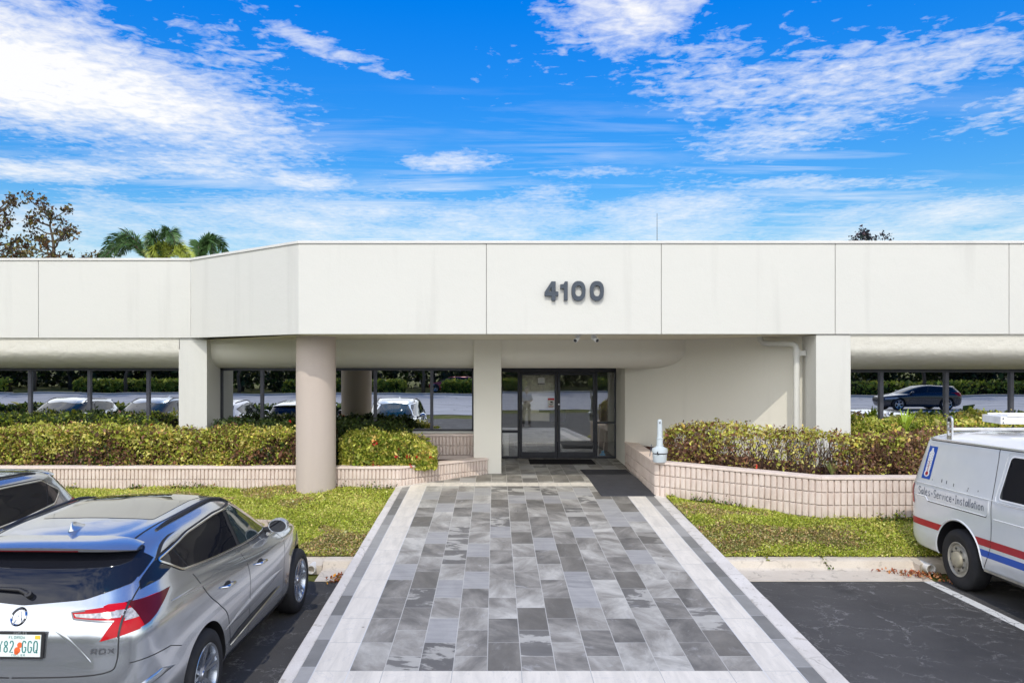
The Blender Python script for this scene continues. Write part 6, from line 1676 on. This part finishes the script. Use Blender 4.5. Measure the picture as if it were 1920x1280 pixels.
# ---- the operator standing on the foot of the ramp, mirrored in the door
def person():
    t = wthing('person', 'person in pale shirt and dark trousers holding a controller, mirrored in the left door', 'person', (1.42, 2.5, 0))
    X, Y = 1.42, 2.5
    J = {'pel': (0, 0, .98), 'chest': (0, .0, 1.28), 'neck': (0, 0, 1.47), 'head0': (0, .02, 1.55), 'head1': (0, .03, 1.66), 'head2': (0, .02, 1.76),
         'sl': (-.19, 0, 1.42), 'el': (-.25, .02, 1.16), 'wl': (-.10, .26, 1.12), 'hl': (-.06, .33, 1.13), 'sr': (.19, 0, 1.42), 'er': (.25, .02, 1.16), 'wr': (.10, .26, 1.12), 'hr': (.06, .33, 1.13),
         'ql': (-.10, 0, .92), 'kl': (-.12, .02, .50), 'al': (-.13, -.01, .09), 'fl': (-.15, .16, .04), 'qr': (.10, 0, .92), 'kr': (.13, .02, .50), 'ar': (.15, -.01, .09), 'fr': (.18, .16, .04)}
    Rr = dict(pel=.15, chest=.155, neck=.055, head0=.075, head1=.095, head2=.07, sl=.07, el=.048, wl=.032, hl=.035, sr=.07, er=.048, wr=.032, hr=.035, ql=.095, kl=.062, al=.045, fl=.04, qr=.095, kr=.062, ar=.045, fr=.04)
    E = [('pel','chest'),('chest','neck'),('neck','head0'),('head0','head1'),('head1','head2'),('chest','sl'),('sl','el'),('el','wl'),('wl','hl'),('chest','sr'),('sr','er'),('er','wr'),('wr','hr'),('pel','ql'),('ql','kl'),('kl','al'),('al','fl'),('pel','qr'),('qr','kr'),('kr','ar'),('ar','fr')]
    def skin(names, nm, mat, grow=0.0, sub=2):
        ks = [k for k in J if k in names]; me = bpy.data.meshes.new(nm); me.from_pydata([J[k] for k in ks], [(ks.index(a), ks.index(b)) for a, b in E if a in ks and b in ks], []); me.update()
        o = bpy.data.objects.new(nm, me); COL.objects.link(o)
        md = o.modifiers.new('s', 'SKIN'); 
        if not me.skin_vertices: bpy.context.view_layer.objects.active = o
        for i, k in enumerate(ks): me.skin_vertices[0].data[i].radius = (Rr[k]+grow, (Rr[k]+grow)*(.72 if k in ('pel', 'chest') else 1)); 
        me.skin_vertices[0].data[0].use_root = True
        sb = o.modifiers.new('u', 'SUBSURF'); sb.levels = sub; sb.render_levels = sub
        bpy.context.view_layer.update(); m2 = bpy.data.meshes.new_from_object(o.evaluated_get(bpy.context.evaluated_depsgraph_get())); o.modifiers.clear(); o.data = m2; m2.materials.clear(); m2.materials.append(M[mat])
        m2.polygons.foreach_set('use_smooth', [True]*len(m2.polygons)); o.parent = t; return o
    bd_ = skin(set(J), 'body', 'skin')
    skin({'pel','chest','sl','sr','el','er','neck'}-{'neck'}, 'shirt', 'shirt', .018)
    skin({'pel','ql','kl','al','qr','kr','ar'}, 'trousers', 'trousers', .016)
    h = MB(); h.lathe([(0, 1.80), (.06, 1.785), (.098, 1.73), (.104, 1.68), (.10, 1.63), (.085, 1.60)], (0, -.0, 0), 20); h.v = [(v[0], v[1]-.012, v[2]) for v in h.v]
    part(h, 'hair', 'dark', t, smooth=180, loc=(0, 0, 0))
    f = MB()
    for sx in (-1, 1): f.lathe([(.0, .118), (.014, .112)], (sx*.035, 0, 1.67), 10, 'y')
    f.tube([(0, .115, 1.655), (0, .140, 1.63), (0, .115, 1.62)], [.008, .014, .008], 6); f.tube([(-.03, .110, 1.59), (0, .118, 1.588), (.03, .110, 1.59)], .006, 6)
    part(f, 'face', 'skin', t, loc=(0, 0, 0))
    for sx in (-1, 1):
        hn = MB()
        for k in range(4):
            bx = sx*(.075-.0*k); z_ = 1.155-.020*k; hn.tube([(bx, .32, z_), (bx-sx*.02, .375, z_-.004), (bx-sx*.055, .385, z_-.006), (bx-sx*.072, .365-.004*k, z_-.006)], [.010, .0095, .009, .008], 6)
        hn.tube([(bx, .325, 1.16), (bx-sx*.02, .345, 1.185), (bx-sx*.05, .35, 1.185)], [.011, .010, .008], 6); part(hn, 'fingers', 'skin', t, smooth=180, loc=(0, 0, 0))
    c = MB(); c.box((-.075, .335, 1.09), (.075, .368, 1.175))
    o = part(c, 'tmp', 'dark', None, loc=(0, 0, 0), bevel=.008)
    o.name = 'controller'; o.location = (X, Y, 0); tag(o, 'dark remote controller held by the mirrored person', 'controller')
try: person()
except Exception as ex: print('person failed', ex)

# ================================================================== SKY, SUN, CAMERA
SD = Vector((.08, 1.0, -1.2)).normalized()      # direction of travel of the sunlight
sd = bpy.data.lights.new('sun', 'SUN'); sd.energy = 2.0; sd.angle = math.radians(.53); sd.color = (1, .93, .81)
so = bpy.data.objects.new('sun', sd); COL.objects.link(so); so.rotation_euler = SD.to_track_quat('-Z', 'Y').to_euler(); so.location = (-2, -20, 30)
W = bpy.data.worlds.new('World'); SC.world = W; W.use_nodes = True; N = NT(W.node_tree)
bg = N.n.get('Background'); sk = N.new('ShaderNodeTexSky', sky_type='NISHITA'); sk.sun_disc = False
el = math.asin(-SD.z); sk.sun_elevation = el; sk.sun_rotation = math.atan2(-SD.x, -SD.y); sk.air_density = 1.0; sk.dust_density = .3; sk.ozone_density = 3.0
d = N.new('ShaderNodeTexCoord').outputs['Generated']; s = N.xyz(d)
zz = N.m('MAXIMUM', s[2], .015)
u = N.m('DIVIDE', s[0], zz); v = N.m('DIVIDE', N.m('ABSOLUTE', s[1]), zz)
hs = N.new('ShaderNodeHueSaturation'); N.put(hs.inputs['Color'], sk.outputs[0]); hs.inputs['Saturation'].default_value = 1.35; hs.inputs['Hue'].default_value = .5; hs.inputs['Value'].default_value = 1.0
elev = N.m('ARCSINE', s[2])
deep = N.rng(s[2], .10, .42)
skc = N.mix(deep, N.mix(1.0, hs.outputs[0], (.80, .80, .70), 'MULTIPLY'), N.mix(1.0, hs.outputs[0], (.015, .88, 1.38), 'MULTIPLY'))
def gauss(cu, cv, ru, rv, amp, rot=0.0):
    du = N.m('SUBTRACT', u, cu); dv = N.m('SUBTRACT', v, cv)
    if rot:
        c_, s_ = math.cos(rot), math.sin(rot)
        du, dv = N.m('ADD', N.m('MULTIPLY', du, c_), N.m('MULTIPLY', dv, s_)), N.m('SUBTRACT', N.m('MULTIPLY', dv, c_), N.m('MULTIPLY', du, s_))
    e = N.m('ADD', N.m('POWER', N.m('ABSOLUTE', N.m('DIVIDE', du, ru)), 2.0), N.m('POWER', N.m('ABSOLUTE', N.m('DIVIDE', dv, rv)), 2.0))
    return N.m('MULTIPLY', N.m('EXPONENT', N.m('MULTIPLY', e, -1.0)), amp)
uv = N.comb(u, v, 0)
wv = N.vm('ADD', uv, N.vm('MULTIPLY', N.vm('SUBTRACT', N.noise(uv, .9, 3, .5, color=True), (.5, .5, .5)), (.55, .55, 0)))
big = N.noise(N.vm('MULTIPLY', wv, (1.0, .55, 1)), 1.15, 7, .62)
rip = N.noise(N.vm('MULTIPLY', uv, (1.0, 1.15, 1)), 11.0, 5, .60, .5)
rip2 = N.noise(N.vm('MULTIPLY', uv, (1.0, .8, 1)), 26.0, 3, .55)
def sk_uv(px, py): return ((px-927)/(675-py), 1450/(675-py))
acc = None
for a_ in [(-1.55, 2.80, .66, 1.05, 1.02, -.25), (-1.6, 3.9, .55, .7, .6, 0), (-.55, 2.47, .42, .10, .62, .89), (-.86, 2.45, .30, .5, .48, 0), (.42, 2.25, .22, .35, .75, 0), (1.05, 2.75, .75, .55, .62, .1), (1.35, 3.35, .55, .7, .45, 0),
           (-.22, 3.92, .30, .26, .66, 0), (-1.05, 4.35, .35, .30, .62, 0), (.62, 4.1, .5, .22, .45, 0), (1.9, 4.4, .9, .3, .50, 0), (-2.4, 4.1, 1.1, .35, .70, 0), (-.7, 5.2, 1.2, .5, .62, 0), (.7, 5.6, 1.4, .6, .55, 0), (2.2, 3.0, .5, .9, .35, 0)]:
    gz = gauss(*a_); acc = gz if acc is None else N.m('MAXIMUM', acc, gz)
low = N.m('MULTIPLY', N.rng(v, 3.7, 5.2), .50); acc = N.m('MAXIMUM', acc, low)
back = N.m('MULTIPLY', N.m('LESS_THAN', s[1], 0.0), N.rng(s[2], .55, .9, .85, .25)); acc = N.m('MAXIMUM', acc, back)  # unseen cloud bank behind the camera, added to brighten the shaded facade
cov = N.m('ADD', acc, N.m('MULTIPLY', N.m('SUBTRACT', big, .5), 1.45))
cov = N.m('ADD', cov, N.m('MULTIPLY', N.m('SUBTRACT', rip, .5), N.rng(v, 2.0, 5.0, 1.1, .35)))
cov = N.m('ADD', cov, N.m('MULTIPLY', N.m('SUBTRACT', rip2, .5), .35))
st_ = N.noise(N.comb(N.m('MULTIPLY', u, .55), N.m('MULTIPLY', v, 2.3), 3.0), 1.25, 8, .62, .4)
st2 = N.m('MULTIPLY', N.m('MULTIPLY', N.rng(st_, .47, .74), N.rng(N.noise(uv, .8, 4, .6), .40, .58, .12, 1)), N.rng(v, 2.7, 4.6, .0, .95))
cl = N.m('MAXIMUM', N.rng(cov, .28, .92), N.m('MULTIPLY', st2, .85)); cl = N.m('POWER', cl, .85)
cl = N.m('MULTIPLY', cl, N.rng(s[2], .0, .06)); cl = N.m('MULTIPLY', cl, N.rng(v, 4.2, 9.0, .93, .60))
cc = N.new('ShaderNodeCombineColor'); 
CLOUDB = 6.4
for i, k in enumerate((1.0, .985, .955)): N.put(cc.inputs[i], N.rng(s[1], -.35, .15, 16.5*k, CLOUDB*k))  # clouds behind the camera raised in brightness as fill for the facade
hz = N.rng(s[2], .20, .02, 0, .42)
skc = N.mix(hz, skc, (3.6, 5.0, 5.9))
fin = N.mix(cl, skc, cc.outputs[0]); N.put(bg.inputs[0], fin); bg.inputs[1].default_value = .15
SC.view_settings.view_transform = 'Standard'; SC.view_settings.look = 'None'; SC.view_settings.gamma = 1; SC.view_settings.exposure = 0.15
cam = bpy.data.cameras.new('camera'); co = bpy.data.objects.new('camera', cam); COL.objects.link(co); SC.camera = co
co.location = (0, 0, CZ); co.rotation_euler = (math.pi/2, 0, 0); cam.sensor_width = 36; cam.lens = F/1920*36; cam.shift_x = 33/1920; cam.shift_y = 35/1920; cam.clip_end = 3000; cam.clip_start = .05
SC.cycles.max_bounces = 8; SC.cycles.transparent_max_bounces = 12; SC.cycles.glossy_bounces = 5; SC.cycles.use_denoising = True
SC.cycles.sample_clamp_indirect = 6
for o in bpy.data.objects:
    if '_world' in o: del o['_world']
